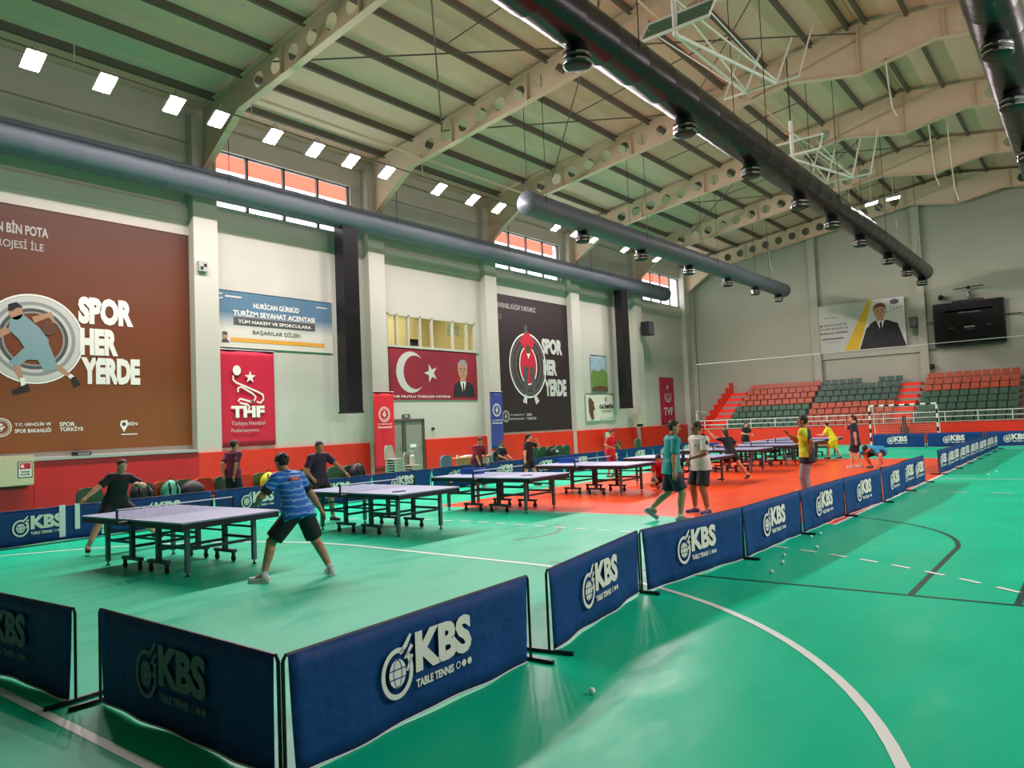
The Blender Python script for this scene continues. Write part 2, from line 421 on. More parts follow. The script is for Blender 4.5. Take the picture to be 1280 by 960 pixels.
# castellated portal frames
def frame_mesh():
    web = MB(); T = .012
    def quad(p): # p: 4 (x,z)
        web.add([(x, -T, z) for x, z in p] + [(x, T, z) for x, z in p], [(0, 1, 2, 3), (7, 6, 5, 4)])
    for sx in (-1, 1):
        xs = [0, .8, 1.5, 2.3, 2.75]
        for a, b in zip(xs[:-1], xs[1:]):
            xa, xb = RIDGE + sx * a, RIDGE + sx * b
            quad([(xa, zbot(xa)), (xb, zbot(xb)), (xb, ztop(xb)), (xa, ztop(xa))])
        d = 2.75; cw = .87
        while d + cw < 14.7:
            c = d + cw / 2; xc = RIDGE + sx * c; zc = (ztop(xc) + zbot(xc)) / 2; hh = (ztop(xc) - zbot(xc)) / 2; R_ = .245
            k = 16; inn = []; out = []
            for i in range(k):
                t = 2 * PI * (i + .5) / k; cx_, sz = math.cos(t), math.sin(t)
                q = min(cw / 2 / max(abs(cx_), 1e-6), hh / max(abs(sz), 1e-6))
                # snap to the corners so that cells meet
                ox, oz = cx_ * q, sz * q
                if abs(abs(math.degrees(math.atan2(abs(sz), abs(cx_)))) - math.degrees(math.atan2(hh, cw / 2))) < 11.3:
                    ox, oz = math.copysign(cw / 2, cx_), math.copysign(hh, sz)
                X = xc + ox; f = (oz + hh) / (2 * hh); Z = zbot(X) + f * (ztop(X) - zbot(X))
                out.append((X, Z)); inn.append((xc + R_ * cx_, zc + R_ * sz))
            n0 = len(web.v)
            vs = []
            for y in (-T, T): vs += [(x, y, z) for x, z in inn] + [(x, y, z) for x, z in out]
            fs = []
            for i in range(k):
                j = (i + 1) % k
                fs += [(i, j, k + j, k + i), (2 * k + i, 3 * k + i, 3 * k + j, 2 * k + j), (i, 2 * k + i, 2 * k + j, j)]
            web.add(vs, fs); d += cw
        xs = [d, 14.6, 15.3, 16.1, 16.8]
        for a, b in zip(xs[:-1], xs[1:]):
            xa, xb = RIDGE + sx * a, RIDGE + sx * b
            quad([(xa, zbot(xa)), (xb, zbot(xb)), (xb, ztop(xb)), (xa, ztop(xa))])
    fl = MB(); st = MB()
    for sx in (-1, 1):
        for fn, off in ((ztop, 0), (zbot, -.03)):
            xs = [0, 2.3, 14.6, 16.8] if fn is zbot else [0, 16.8]
            for a, b in zip(xs[:-1], xs[1:]):
                xa, xb = RIDGE + sx * a, RIDGE + sx * b
                vs = [(x, y, fn(x) + off + h) for x in (xa, xb) for y in (-.12, .12) for h in (0, .03)]
                fl.add(vs, [(0, 1, 3, 2), (4, 6, 7, 5), (0, 4, 5, 1), (2, 3, 7, 6), (0, 2, 6, 4), (1, 5, 7, 3)])
        for d in (.001, 2.6, 5.4, 8.9, 12.4):
            x = RIDGE + sx * d; st.box(x - .01, x + .01, -.11, .11, zbot(x), ztop(x))
    return web.mesh('web', M_beam), fl.mesh('flange', M_beam), st.mesh('stiffener', M_beam)
wm, fm, sm = frame_mesh()
for y in FR:
    f = inst('roof_frame', wm, ceil, (0, y, 0)); inst('flange', fm, f); inst('stiffener', sm, f)
# bracing rods and thin ties
def tie(p, q, r=.03, m=M_beam): MB().tube([p, q], r, 6).build('brace_rod', m, ceil)
for (ya, yb) in ((13.05, 20.4), (34.9, 42.1), (20.4, 27.6)):
    for xa, xb in ((-18.8, -12.3), (-12.3, RIDGE)):
        tie((xa, ya, ztop(xa) - .25), (xb, yb, ztop(xb) - .25), .025, M_purl); tie((xb, ya, ztop(xb) - .3), (xa, yb, ztop(xa) - .3), .025, M_purl)
for y in FR[1:]: 
    tie((-15.4, y - 3.6, ztop(-15.4) - .1), (-9.0, y - 3.6, ztop(-9) - .1), .02, M_purl)
for a, b in ((13.05, 20.4), (20.4, 27.6), (27.6, 34.9), (34.9, 42.1), (42.1, 49.3)):
    tie((-19.9, a, 12.25), (-19.9, b, 12.25), .05); tie((-9.6, a, 13.7), (-9.6, b, 13.7), .04)

# ------------------------------------------------------------------ floodlights
M_lens = mat('flood_lens', '#ffeef0', .3, emit=FLOOD); M_lensr = mat('flood_lens_right', '#ffeef0', .3, emit=FLOOD_R)
M_house = mat('flood_housing', '#9a9a98', .5, .3)
def flood_meshes():
    h = MB(); h.box(-.3, .3, -.22, .22, 0, .07).box(-.12, .12, -.1, .1, .07, .16)
    for k in range(-3, 4): h.box(k * .07 - .01, k * .07 + .01, -.18, .18, .07, .12)
    l = MB().add([(-.27, -.19, -.012), (-.27, .19, -.012), (.27, .19, -.012), (.27, -.19, -.012)], [(0, 1, 2, 3)])
    y = MB().tube([(-.31, 0, .02), (-.31, 0, .3), (.31, 0, .3), (.31, 0, .02)], .015, 6)
    return h.mesh('housing', M_house), l.mesh('lens', M_lens), y.mesh('yoke', M_house), l.mesh('lens', M_lensr)
fh, fl_, fy, flr = flood_meshes()
def flood(loc, tilt, label, group=None, rz=0):
    t = thing('floodlight', label, 'floodlight', loc, 0, group)
    t.rotation_euler = (0, tilt, rz)
    inst('housing', fh, t); inst('lens', flr if loc[0] > -15 else fl_, t); inst('yoke', fy, t)
ORDS = ['first', 'second', 'third', 'fourth', 'fifth', 'sixth', 'seventh', 'eighth', 'ninth', 'tenth', 'eleventh', 'twelfth', 'thirteenth', 'fourteenth', 'fifteenth', 'sixteenth', 'seventeenth']
lamp_y = [7.06, 8.75, 10.6, 11.95, 13.8, 15.4, 16.9, 18.55, 21.3, 23.3, 25.0, 29.4, 31.1, 32.8, 36.0, 38.0, 39.7]
for i, y in enumerate(lamp_y):
    n = ['first', 'second', 'third', 'fourth', 'fifth', 'sixth', 'seventh', 'eighth', 'ninth', 'tenth', 'eleventh', 'twelfth', 'thirteenth', 'fourteenth', 'fifteenth', 'sixteenth', 'seventeenth'][i]
    flood((-19.9, y, 11.2), -.5, 'lit floodlight above the left wall, %s from the left picture edge' % n, 'floodlights along the left wall')
r = thing('light_rail', 'long thin steel rail carrying the row of floodlights at left', 'rail', (-19.9, 0, 11.5))
MB().tube([(0, 5.8, 0), (0, 42, 0)], .025, 8).build('rail', M_purl, r)
for y in (8, 13.05, 20.4, 27.6, 34.9, 41.9): MB().tube([(0, y, 0), (0, y, .55)], .015, 6).build('hanger', M_beam, r)
for i, y in enumerate(lamp_y):
    flood((8.2, y, 11.2), .6, 'lit floodlight of the right-hand row beyond the picture edge, %s from the near end' % (ORDS[i]), 'floodlights along the right wall')
for k, (x, dz) in enumerate(((-9.4, 0), (-8.4, .05), (-7.4, .1))):
    flood((x, 40.2, 12.0 + dz), [.2, -.2, -.1][k], 'lit floodlight under the roof before the far wall, %s of three' % ['leftmost', 'middle', 'rightmost'][k], 'floodlights under the far roof', .3)
    MB().tube([(x, 40.2, 12.2 + dz), (x, 40.2, ztop(x) - .0)], .012, 6).build('brace_rod', M_beam, ceil)

# ------------------------------------------------------------------ air ducts
M_duct = mat('black_duct', '#232326', .3, .55, bump=.15, scale=6)
M_ductg = mat('grey_duct', '#5b646e', .5, .15, bump=.1, scale=6)
M_chrome = mat('chrome_ring', '#d8dadd', .12, 1)
def nozzle_meshes():
    n = MB().lathe([(.2, .0), (.2, -.18), (.27, -.2), (.27, -.42), (.2, -.46)], 18).mesh('nozzle', M_black, True)
    c = MB().lathe([(.275, -.24), (.28, -.27), (.275, -.3)], 18).lathe([(.275, -.36), (.28, -.39), (.275, -.42)], 18).mesh('nozzle_ring', M_chrome)
    return n, c
nz, nr = nozzle_meshes()
def duct(x, z, r, y0, y1, m, label, noz=(), ext=None):
    t = thing('air_duct', label, 'duct', (x, 0, z))
    ys = list(np.arange(y0, y1, 1.2)) + [y1]
    mb = MB(); pts = []; rs = []
    for y in ys:
        pts += [(0, y, 0), (0, y + .02, 0), (0, y + .06, 0)]; rs += [r * 1.025, r * 1.025, r]
    mb.tube(pts[:-2], rs[:-2], 24).build('duct_pipe', m, t, True)
    MB().lathe([(r * 1.03, 0), (r * .7, .08), (.05, .1)], 24).build('end_cap', m, t).matrix_local = Matrix.Translation((0, y1, 0)) @ Matrix.Rotation(-PI / 2, 4, 'X')
    for y in noz:
        q = inst('nozzle', nz, t, (0, y, -r + .06)); inst('nozzle_ring', nr, q)
    for y in FR:
        if y0 < y < y1:
            MB().tube([(-r, y + .3, 0), (-r, y + .3, ztop(x - r) - z + .22)], .012, 5).tube([(r, y + .3, 0), (r, y + .3, ztop(x + r) - z + .22)], .012, 5).build('hanger', M_black, t)
    return t
dl = duct(-22.15, 10.0, .46, -3, 44.9, M_ductg, 'long grey round duct running across the high windows of the left wall')
for y in (18.45, 39.1):
    MB().box(-.25, .25, y - .36, y + .36, 2.56 - 10, -.1).build('drop_duct', M_duct, dl)
    MB().box(-.28, .28, y - .39, y + .39, 2.56 - 10, 2.62 - 10).build('drop_grille', M_black, dl)
duct(-14.8, 9.3, .4, 20.1, 46.0, M_ductg, 'thinner grey round duct hanging between the lamp row and the middle of the roof', (23.5, 28, 32.6, 37.2, 41.1, 44.9))
duct(-7.3, 9.3, .45, 3, 46.4, M_duct, 'big black round duct crossing the roof diagonally with chrome-ringed nozzles', (7.5, 11.7, 16.3, 20.5, 24.8, 28.5, 32.5, 37.5, 41.7, 45.6))
duct(-1.15, 9.3, .45, 3, 46.4, M_duct, 'black round duct at the right edge of the picture', (9, 13, 16.9, 20.2, 24.8, 28.5, 32.5, 37.5, 41.7, 45.6))
# ------------------------------------------------------------------ banners and signs on the left wall
SD, TD = (0, 1, 0), (0, 0, 1)
def wall_banner(name, label, cat, y0, y1, z0, z1, m, x=XL, thick=.03, wave=0, taper=0):
    t = thing(name, label, cat, (x, (y0 + y1) / 2, z0))
    w = y1 - y0; h = z1 - z0
    if wave:
        nx, nz = 24, 16; mb = MB(); vs = []
        for j in range(nz + 1):
            for i in range(nx + 1):
                u, v = i / nx, j / nz
                d = .05 + wave * (math.sin(u * 9 + v * 3) * .5 + math.sin(u * 17 - v * 5) * .3) * (1 - .6 * v)
                vs.append((d, -w / 2 + w * u, h * v))
        mb.add(vs, [(j * (nx + 1) + i, j * (nx + 1) + i + 1, (j + 1) * (nx + 1) + i + 1, (j + 1) * (nx + 1) + i) for j in range(nz) for i in range(nx)])
        o = mb.build('cloth', m, t, True); md = o.modifiers.new('s', 'SOLIDIFY'); md.thickness = .008
        MB().tube([(.06, -w / 2 - .02, h), (.06, w / 2 + .02, h)], .018, 6).build('hanging_rod', M_steel, t)
    else:
        MB().box(0, thick, -w / 2, w / 2, 0, h).build('sheet', m, t)
        e = .02
        f = MB().box(0, thick + .012, -w / 2 - e, -w / 2, -e, h + e).box(0, thick + .012, w / 2, w / 2 + e, -e, h + e).box(0, thick + .012, -w / 2, w / 2, h, h + e).box(0, thick + .012, -w / 2, w / 2, -e, 0)
        f.build('edge_trim', m, t)
    t['_x'] = 0
    del t['_x']
    off = thick + .003 if not wave else .05 + abs(wave) + .012
    # print coordinates are the wall's own y and z
    return t, Print((off, -(y0 + y1) / 2, -z0), SD, TD)
def emblem(p, key, c, r, n=.004):
    p.ring(key, c, r, r, r * .1, n); p.ring(key, c, r * .8, r * .8, r * .05, n)
    for i in range(16):
        a = 2 * PI * i / 16; p.ell(key, (c[0] + r * .68 * math.cos(a), c[1] + r * .68 * math.sin(a)), r * .05, r * .05, n, 6)
    p.line(key, [(c[0] - r * .35, c[1] + r * .1), (c[0] - r * .1, c[1] - r * .05), (c[0], c[1] - r * .45)], [r * .08, r * .22, r * .14], n)
    p.line(key, [(c[0] + r * .35, c[1] + r * .1), (c[0] + r * .1, c[1] - r * .05), (c[0], c[1] - r * .45)], [r * .08, r * .22, r * .14], n)
    p.star(key, (c[0], c[1] + r * .28), r * .24, 90, n)
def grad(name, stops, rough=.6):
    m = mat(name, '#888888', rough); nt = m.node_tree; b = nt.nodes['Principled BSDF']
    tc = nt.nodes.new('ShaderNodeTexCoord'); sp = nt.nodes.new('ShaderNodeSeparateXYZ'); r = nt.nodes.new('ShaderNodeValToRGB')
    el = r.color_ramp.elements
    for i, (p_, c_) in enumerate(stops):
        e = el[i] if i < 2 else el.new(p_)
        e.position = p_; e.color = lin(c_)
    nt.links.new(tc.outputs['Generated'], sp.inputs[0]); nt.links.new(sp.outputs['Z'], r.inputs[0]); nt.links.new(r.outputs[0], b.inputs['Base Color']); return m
M_brown = grad('brown_banner_vinyl', [(0, '#7c440e'), (1, '#4f2a1c'), (.45, '#703514')], .55)  # upper stops carry the lens flare's tone, put into the banner colour
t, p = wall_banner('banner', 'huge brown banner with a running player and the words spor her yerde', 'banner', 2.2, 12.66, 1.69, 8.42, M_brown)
p.text('lettering.dimwhite', 'ON BİN POTA', 7.05, 7.64, 8.5, 8.0, .03); p.text('lettering.dimwhite', 'PROJESİ İLE', 7.12, 7.18, 8.38, 7.52, .006)
for rr, w_, k in ((1.28, .05, 'white'), (1.22, .16, 'lgray'), (1.06, .1, 'gray'), (.96, .09, 'lgray'), (.87, .1, 'dgray'), (.78, .05, 'gray')):
    p.ring('ring_print.' + k, (8.12, 4.78), rr, rr * .97, w_, .004 + (1.3 - rr) * .001, 48)
for wd, y0_, y1_, z0_, z1_ in (('SPOR', 9.26, 10.82, 5.3, 6.1), ('HER', 9.3, 10.36, 4.4, 5.18), ('YERDE', 9.32, 11.0, 3.56, 4.33)):
    p.text('lettering.white', wd, y0_, z0_, y1_, z1_, .065, .008)
N = .007
def fig(p):
    L = lambda k, pts, w, n=N: p.line('figure_print.' + k, pts, w, n)
    L('skin', [(7.5, 5.0), (7.15, 4.75), (6.9, 4.3)], [.2, .16, .1]); L('skin', [(8.1, 5.3), (8.55, 5.5), (8.62, 5.25)], [.18, .14, .1])
    p.poly('figure_print.teal', [(7.55, 5.3), (7.85, 5.45), (8.25, 5.1), (8.5, 4.75), (8.3, 4.45), (7.95, 4.4), (7.75, 4.75), (7.5, 5.0)], N + .001)
    p.poly('figure_print.teal', [(7.85, 4.5), (8.45, 4.75), (8.62, 4.3), (8.72, 3.95), (8.35, 3.9), (8.2, 4.2), (7.95, 4.2), (7.7, 4.0), (7.5, 4.1)], N + .002)
    L('skin', [(8.5, 4.05), (8.75, 4.0), (9.05, 3.75)], [.2, .16, .1]); L('white', [(9.0, 3.8), (9.14, 3.7)], .12, N + .001); L('black', [(9.1, 3.75), (9.22, 3.5)], [.12, .2], N + .002)
    L('skin', [(7.7, 4.15), (7.72, 3.9), (7.82, 3.62)], [.2, .16, .1]); L('white', [(7.82, 3.7), (7.86, 3.48)], .12, N + .001); L('black', [(7.98, 3.45), (7.6, 3.3)], [.2, .12], N + .002)
    p.ell('figure_print.skin', (7.68, 5.48), .17, .21, N + .001); p.poly('figure_print.black', [(7.5, 5.5), (7.5, 5.68), (7.7, 5.76), (7.86, 5.62), (7.7, 5.6), (7.6, 5.5)], N + .002)
    p.ell('figure_print.brown', (8.5, 5.1), .2, .2, N + .002)
fig(p)
emblem(p, 'emblem.white', (7.32, 2.37), .25)
p.text('lettering.white', 'T.C. GENÇLİK VE', 7.64, 2.38, 8.52, 2.5, .02); p.text('lettering.white', 'SPOR BAKANLIĞI', 7.64, 2.21, 8.52, 2.35, .02)
p.text('lettering.white', 'SPOR', 8.74, 2.36, 9.14, 2.48, .02); p.text('lettering.white', 'TÜRKİYE', 8.74, 2.22, 9.36, 2.36, .02)
p.poly('emblem.white', [(10.5, 2.14), (10.38, 2.36), (10.42, 2.48), (10.6, 2.5), (10.62, 2.36)]); p.ell('emblem.brown', (10.5, 2.38), .06, .06, .006)
p.text('lettering.white', 'BİN', 10.63, 2.34, 10.9, 2.46, .02); p.rect('lettering.white', 10.42, 2.06, 10.9, 2.09)
p.build(t, INK)

def sponsor_mat():
    m = mat('blue_white_banner', '#5f7f92', .6); nt = m.node_tree; b = nt.nodes['Principled BSDF']
    tc = nt.nodes.new('ShaderNodeTexCoord'); sp = nt.nodes.new('ShaderNodeSeparateXYZ'); r = nt.nodes.new('ShaderNodeValToRGB')
    r.color_ramp.elements[0].color = lin('#cfccc0'); r.color_ramp.elements[1].color = lin('#4d7088')
    r.color_ramp.elements[0].position = .3; r.color_ramp.elements[1].position = .62
    nt.links.new(tc.outputs['Generated'], sp.inputs[0]); nt.links.new(sp.outputs['Z'], r.inputs[0]); nt.links.new(r.outputs[0], b.inputs['Base Color']); return m
t, p = wall_banner('banner', 'blue and white sponsor banner of a travel agency above the crimson handball flag', 'banner', 13.5, 18.3, 4.9, 6.8, sponsor_mat(), XL)
p.text('lettering.white', 'NURİCAN GÜRBÜD', 14.95, 6.28, 16.83, 6.52, .02); p.text('lettering.white', 'TURİZM SEYAHAT ACENTASI', 14.17, 5.98, 17.52, 6.22, .025)
p.rect('plate_print.dgray', 14.18, 5.66, 17.53, 5.93); p.text('lettering.white', 'TÜM HAKEM VE SPORCULARA', 14.35, 5.73, 17.35, 5.87, .015, .008)
p.text('lettering.dgray', 'BAŞARILAR DİLER!', 14.9, 5.34, 16.87, 5.56, .012); p.rect('stripe_print.orange', 14.06, 5.08, 17.94, 5.22)
p.ring('emblem.white', (13.68, 6.6), .14, .1, .03, .004, 24, 40, 330); p.rect('lettering.lgray', 13.88, 6.58, 14.5, 6.64); p.rect('lettering.lgray', 17.6, 6.55, 18.1, 6.6)
p.ell('portrait_print.skin', (13.84, 5.25), .1, .13); p.poly('portrait_print.dgray', [(13.7, 5.04), (13.78, 5.16), (13.92, 5.16), (14.02, 5.04)], .005); p.poly('portrait_print.dgray', [(13.74, 5.3), (13.76, 5.4), (13.92, 5.4), (13.95, 5.3)], .006)
p.build(t, INK)

M_crim = mat('crimson_flag_cloth', '#c40d35', .65)
t, p = wall_banner('flag', 'crimson flag with white letters THF hanging under the sponsor banner', 'flag', 13.5, 15.7, 1.52, 4.8, M_crim, XL, .02, .03)
p.ell('emblem.white', (14.22, 4.1), .15, .17); p.star('emblem.white', (14.72, 3.88), .22)
def wig(pts): p.line('emblem.white', pts, .06)
wig([(14.08, 3.92), (14.08, 3.78), (14.2, 3.68), (15.0, 3.38), (15.2, 3.28), (15.22, 3.12), (15.1, 3.0), (14.95, 3.04)])
wig([(14.25, 3.36), (14.25, 3.5), (14.38, 3.54), (14.8, 3.32), (14.92, 3.2), (14.85, 3.06), (14.7, 3.02)])
wig([(14.85, 3.06), (14.7, 3.04), (14.5, 3.1), (14.32, 3.14), (14.24, 3.05)]); wig([(14.3, 3.0), (14.6, 2.94), (14.68, 2.85), (14.62, 2.76)])
p.text('lettering.white', 'THF', 13.98, 2.5, 15.25, 2.9, .05); p.text('lettering.dimwhite', 'Türkiye Hentbol', 13.97, 2.2, 15.26, 2.38, .012); p.text('lettering.dimwhite', 'Federasyonu', 13.97, 1.98, 15.0, 2.14, .012)
p.build(t, INK)

M_rflag = mat('red_flag_cloth', '#d8142a', .6); M_bflag = mat('blue_flag_cloth', '#343a86', .6)
for (y0, y1, z0, z1, m, lab, c) in ((19.85, 20.92, .3, 3.4, M_rflag, 'narrow red vertical flag hanging on the pillar left of the door', (20.36, 2.5)),
                                   (26.98, 27.9, .8, 3.46, M_bflag, 'narrow dark blue vertical flag hanging on the pillar left of the black banner', (27.4, 2.6))):
    t, p = wall_banner('flag', lab, 'flag', y0, y1, z0, z1, m, XL + .46, .02, .03)
    emblem(p, 'emblem.white', c, .3); p.text('lettering.white', 'T.C. GENÇLİK VE', c[0] - .36, 2.08, c[0] + .38, 2.16, .02); p.text('lettering.white', 'SPOR BAKANLIĞI', c[0] - .36, 1.95, c[0] + .38, 2.05, .02)
    p.build(t, INK)

M_dred = mat('dark_red_banner', '#7c1526', .6, col2='#93162c', scale=.8)
t, p = wall_banner('banner', 'dark red banner with white crescent, star and portrait of a man in a suit', 'banner', 21.2, 26.65, 3.13, 5.27, M_dred)
cres = [(22.42 + .86 * math.cos(a), 4.28 + .88 * math.sin(a)) for a in np.linspace(math.radians(50), math.radians(310), 26)] + [(22.66 + .68 * math.cos(a), 4.28 + .72 * math.sin(a)) for a in np.linspace(math.radians(305), math.radians(55), 24)]
p.poly('crescent_print.lgray', cres, .004); p.star('star_print.lgray', (23.62, 4.27), .43, 180)
p.text('lettering.white', 'NE MUTLU TÜRKÜM DİYENE', 21.4, 3.2, 24.8, 3.32, .015)
def suit(p, c, sc, n=.005, hair='gray', gx=1):
    X = lambda a, b: (c[0] + a * sc * gx, c[1] + b * sc)
    p.poly('portrait_print.black', [X(-.75, -1.2), X(-.62, -.62), X(-.3, -.42), X(.3, -.42), X(.72, -.6), X(.9, -1.2)], n)
    p.poly('portrait_print.white', [X(-.22, -.4), X(.24, -.4), X(.06, -1.0), X(-.02, -1.0)], n + .001); p.line('portrait_print.black', [X(.02, -.5), X(.03, -1.02)], [.1 * sc, .14 * sc], n + .002)
    p.poly('portrait_print.skin', [X(-.2, -.45), X(.22, -.45), X(.2, -.1), X(-.18, -.1)], n + .002)
    p.ell('portrait_print.skin', X(0, .12), .34 * sc, .46 * sc, n + .003)
    p.poly('portrait_print.' + hair, [X(-.36, .1), X(-.34, .45), X(-.1, .64), X(.2, .62), X(.37, .42), X(.36, .12), X(.3, .36), X(.02, .42), X(-.28, .34)], n + .004)
    for sx in (-.13, .15):
        p.line('portrait_print.brown', [X(sx - .08, .19), X(sx + .08, .19)], .04 * sc, n + .004); p.ell('portrait_print.black', X(sx, .11), .04 * sc, .025 * sc, n + .004, 8)
    p.line('portrait_print.brown', [X(.02, .1), X(.05, -.04)], [.03 * sc, .08 * sc], n + .004); p.line('portrait_print.dred', [X(-.1, -.16), X(.12, -.16)], .035 * sc, n + .004)
suit(p, (25.68, 4.35), .93)
p.build(t, INK)

M_blackb = mat('black_red_banner', '#2a1418', .55, col2='#1d1216', scale=.4)
t, p = wall_banner('banner', 'tall black banner with a red and grey ring, an athlete and spor her yerde', 'banner', 28.12, 34.95, 1.53, 8.3, M_blackb)
p.text('lettering.dimwhite', 'EVRENSEL KÜÇÜK YURDUMUZ', 28.4, 7.6, 31.55, 7.95, .02); p.rect('lettering.dgray', 28.45, 7.05, 28.7, 7.35)
for rr, w_, k in ((1.0, .05, 'white'), (.94, .14, 'dgray'), (.78, .05, 'brown'), (.72, .12, 'dgray')):
    p.ring('ring_print.' + k, (30.72, 4.86), 1.56 * rr, 1.66 * rr, w_ * 1.5, .004 + (1 - rr) * .001, 48)
p.ell('ring_print.red', (30.72, 4.86), .74, .98, .005); p.ring('ring_print.white', (30.72, 4.86), .76, 1.0, .07, .006, 40)
def fig2(p):
    L = lambda k, pts, w, n=.008: p.line('figure_print.' + k, pts, w, n)
    L('red', [(30.25, 5.9), (30.7, 6.35), (31.2, 5.9)], [.5, .7, .5]); L('red', [(30.75, 6.2), (30.75, 4.75)], [.7, .5], .0085)
    L('dgray', [(30.5, 4.8), (30.45, 3.3)], [.4, .25], .009); L('dgray', [(31.0, 4.8), (31.15, 3.3)], [.4, .25], .009)
    L('lgray', [(30.42, 3.35), (30.3, 2.95)], [.2, .35], .01); L('lgray', [(31.15, 3.35), (31.4, 2.95)], [.2, .35], .01); L('dgray', [(30.6, 6.5), (30.65, 6.95)], [.3, .2], .009)
    p.ell('figure_print.brown', (30.75, 5.7), .2, .24, .01)
    p.poly('figure_print.white', [(30.62, 5.5), (30.9, 5.5), (30.76, 5.2)], .0095)
fig2(p)
for wd, a, b, z0_, z1_ in (('SPOR', 31.95, 33.85, 5.52, 6.35), ('HER', 32.02, 33.25, 4.4, 5.23), ('YERDE', 32.05, 34.08, 3.3, 4.2)): p.text('lettering.lgray', wd, a, z0_, b, z1_, .06, .011)
emblem(p, 'emblem.lgray', (28.72, 2.3), .28)
p.text('lettering.lgray', 'T.C. GENÇLİK VE', 29.05, 2.31, 30.15, 2.42, .02); p.text('lettering.lgray', 'SPOR BAKANLIĞI', 29.05, 2.12, 30.15, 2.23, .02); p.rect('lettering.gray', 30.28, 2.05, 30.3, 2.5)
p.text('lettering.lgray', 'SPOR', 30.42, 2.29, 30.85, 2.42, .02); p.text('lettering.lgray', 'TÜRKİYE', 30.42, 2.1, 31.2, 2.25, .02)
p.build(t, INK)

t, p = wall_banner('poster', 'poster of green hills under a blue sky on the wall above a white banner', 'poster', 36.65, 38.4, 3.58, 5.68, mat('sky_cloth', '#7f9db0', .6, col2='#9db3ba', scale=3), XL, .02, .02)
p.poly('landscape_print.green', [(36.66, 3.62), (38.39, 3.62), (38.39, 4.7), (37.9, 4.95), (37.4, 4.75), (36.9, 4.85), (36.66, 4.7)]); p.poly('landscape_print.brown', [(36.66, 3.6), (38.39, 3.6), (38.39, 3.85), (37.5, 3.95), (36.66, 3.8)], .005)
p.build(t, INK)
t, p = wall_banner('poster', 'white cloth banner with brown horse-like print and black word under the hill poster', 'poster', 35.95, 39.05, 1.84, 3.46, mat('white_cloth', '#d2cdbb', .7), XL, .02, .02)
p.line('figure_print.brown', [(36.3, 3.2), (36.5, 2.9), (36.45, 2.4), (36.6, 2.0)], [.2, .55, .4, .25]); p.line('figure_print.brown', [(36.35, 2.5), (36.8, 2.7)], [.2, .3], .005)
p.text('lettering.black', 'OLİMPİK', 37.35, 2.6, 39.0, 2.9, .04); p.rect('lettering.dgray', 37.6, 2.42, 38.7, 2.47); p.rect('lettering.lgray', 37.3, 2.05, 38.8, 2.1); p.ell('emblem.gray', (38.1, 3.15), .14, .14)
p.build(t, INK)
t, p = wall_banner('flag', 'maroon flag with white letters TVF near the far corner', 'flag', 45.05, 47.1, 1.47, 4.6, mat('maroon_flag', '#a61335', .6), XL, .02, .02)
p.text('lettering.lgray', 'TVF', 45.4, 2.07, 46.75, 2.6, .03); p.ring('emblem.lgray', (46.1, 3.35), .5, .42, .08, .004, 28, 150, 400); p.star('emblem.lgray', (46.1, 3.95), .22); p.ring('emblem.lgray', (46.1, 3.3), .25, .22, .06)
p.build(t, INK)

# boxes on the left wall
t = thing('wall_cabinet', 'cream electrical cabinet with a red sign at the left edge of the picture', 'cabinet', (XL + .45, 7.1, .83))
MB().box(0, .3, -.74, .74, 0, .78).build('body', mat('cream_metal', '#c9bd9b', .5), t); MB().box(.3, .312, -.72, .72, .02, .76).build('door', mat('cream_metal', '#c9bd9b', .5), t)
p = Print((.315, 0, 0), SD, TD); p.rect('notice.black', .36, .2, .7, .62, .001); p.rect('notice.white', .38, .22, .68, .6, .002); p.rect('notice.red', .4, .42, .66, .58, .003); p.rect('notice.white', .43, .46, .5, .54, .004)
p.text('lettering.black', 'YANGIN', .42, .33, .64, .38, .03, .004); p.text('lettering.black', 'DOLABI', .42, .26, .64, .31, .03, .004); p.build(t, INK)
t = thing('control_box', 'small black box on the grey ledge under the brown banner', 'box', (XL + .25, 9.2, 1.52)); MB().box(-.1, .2, -.2, .2, 0, .1).build('case', M_black, t); MB().box(.2, .21, -.15, .15, .02, .08).build('panel', M_steel, t)
t = thing('junction_box', 'small grey box with dark knobs on the pillar right of the brown banner', 'box', (XL + .35, 12.9, 7.25)); MB().box(0, .1, -.16, .16, 0, .32).build('case', M_ledge, t)
for a, b in ((-.06, .1), (.06, .2)): MB().box(.1, .12, a - .04, a + .04, b - .04, b + .04).build('knob', M_black, t)
t = thing('door_sign', 'small dark sign above the grey door', 'sign', (XL + .01, 22.05, 2.34)); MB().box(0, .03, -.22, .22, 0, .16).build('plate', INK['dgray'], t)
p = Print((.032, 0, 0), SD, TD); p.text('lettering.white', 'WC', -.1, .04, .1, .12, .02, .001); p.build(t, INK)
t = thing('alarm_button', 'small black round device on the wall right of the door', 'alarm', (XL, 23.6, 1.85)); MB().box(0, .05, -.06, .06, -.06, .06).build('base', M_steel, t); MB().ball((.07, 0, 0), .07, n=8, m=6).build('dome', M_black, t)
t = thing('wall_speaker', 'black loudspeaker on the left wall below the last high window', 'speaker', (XL + .35, 42.3, 7.0)); 
MB().box(.2, .75, -.35, .35, .1, .95).build('cabinet', M_black, t); MB().box(.0, .2, -.05, .05, .4, .5).build('bracket', M_steel, t); MB().box(.75, .77, -.3, .3, .15, .9).build('grille', INK['dgray'], t)
t = thing('lamp_box', 'beige box with a dark fitting on the far pillar of the left wall', 'box', (XL + .45, 41.0, 1.45)); MB().box(0, .4, -.42, .42, .15, .8).build('case', mat('beige', '#bdb49a', .6), t); MB().box(.1, .3, -.2, .2, 0, .15).build('fitting', M_black, t)
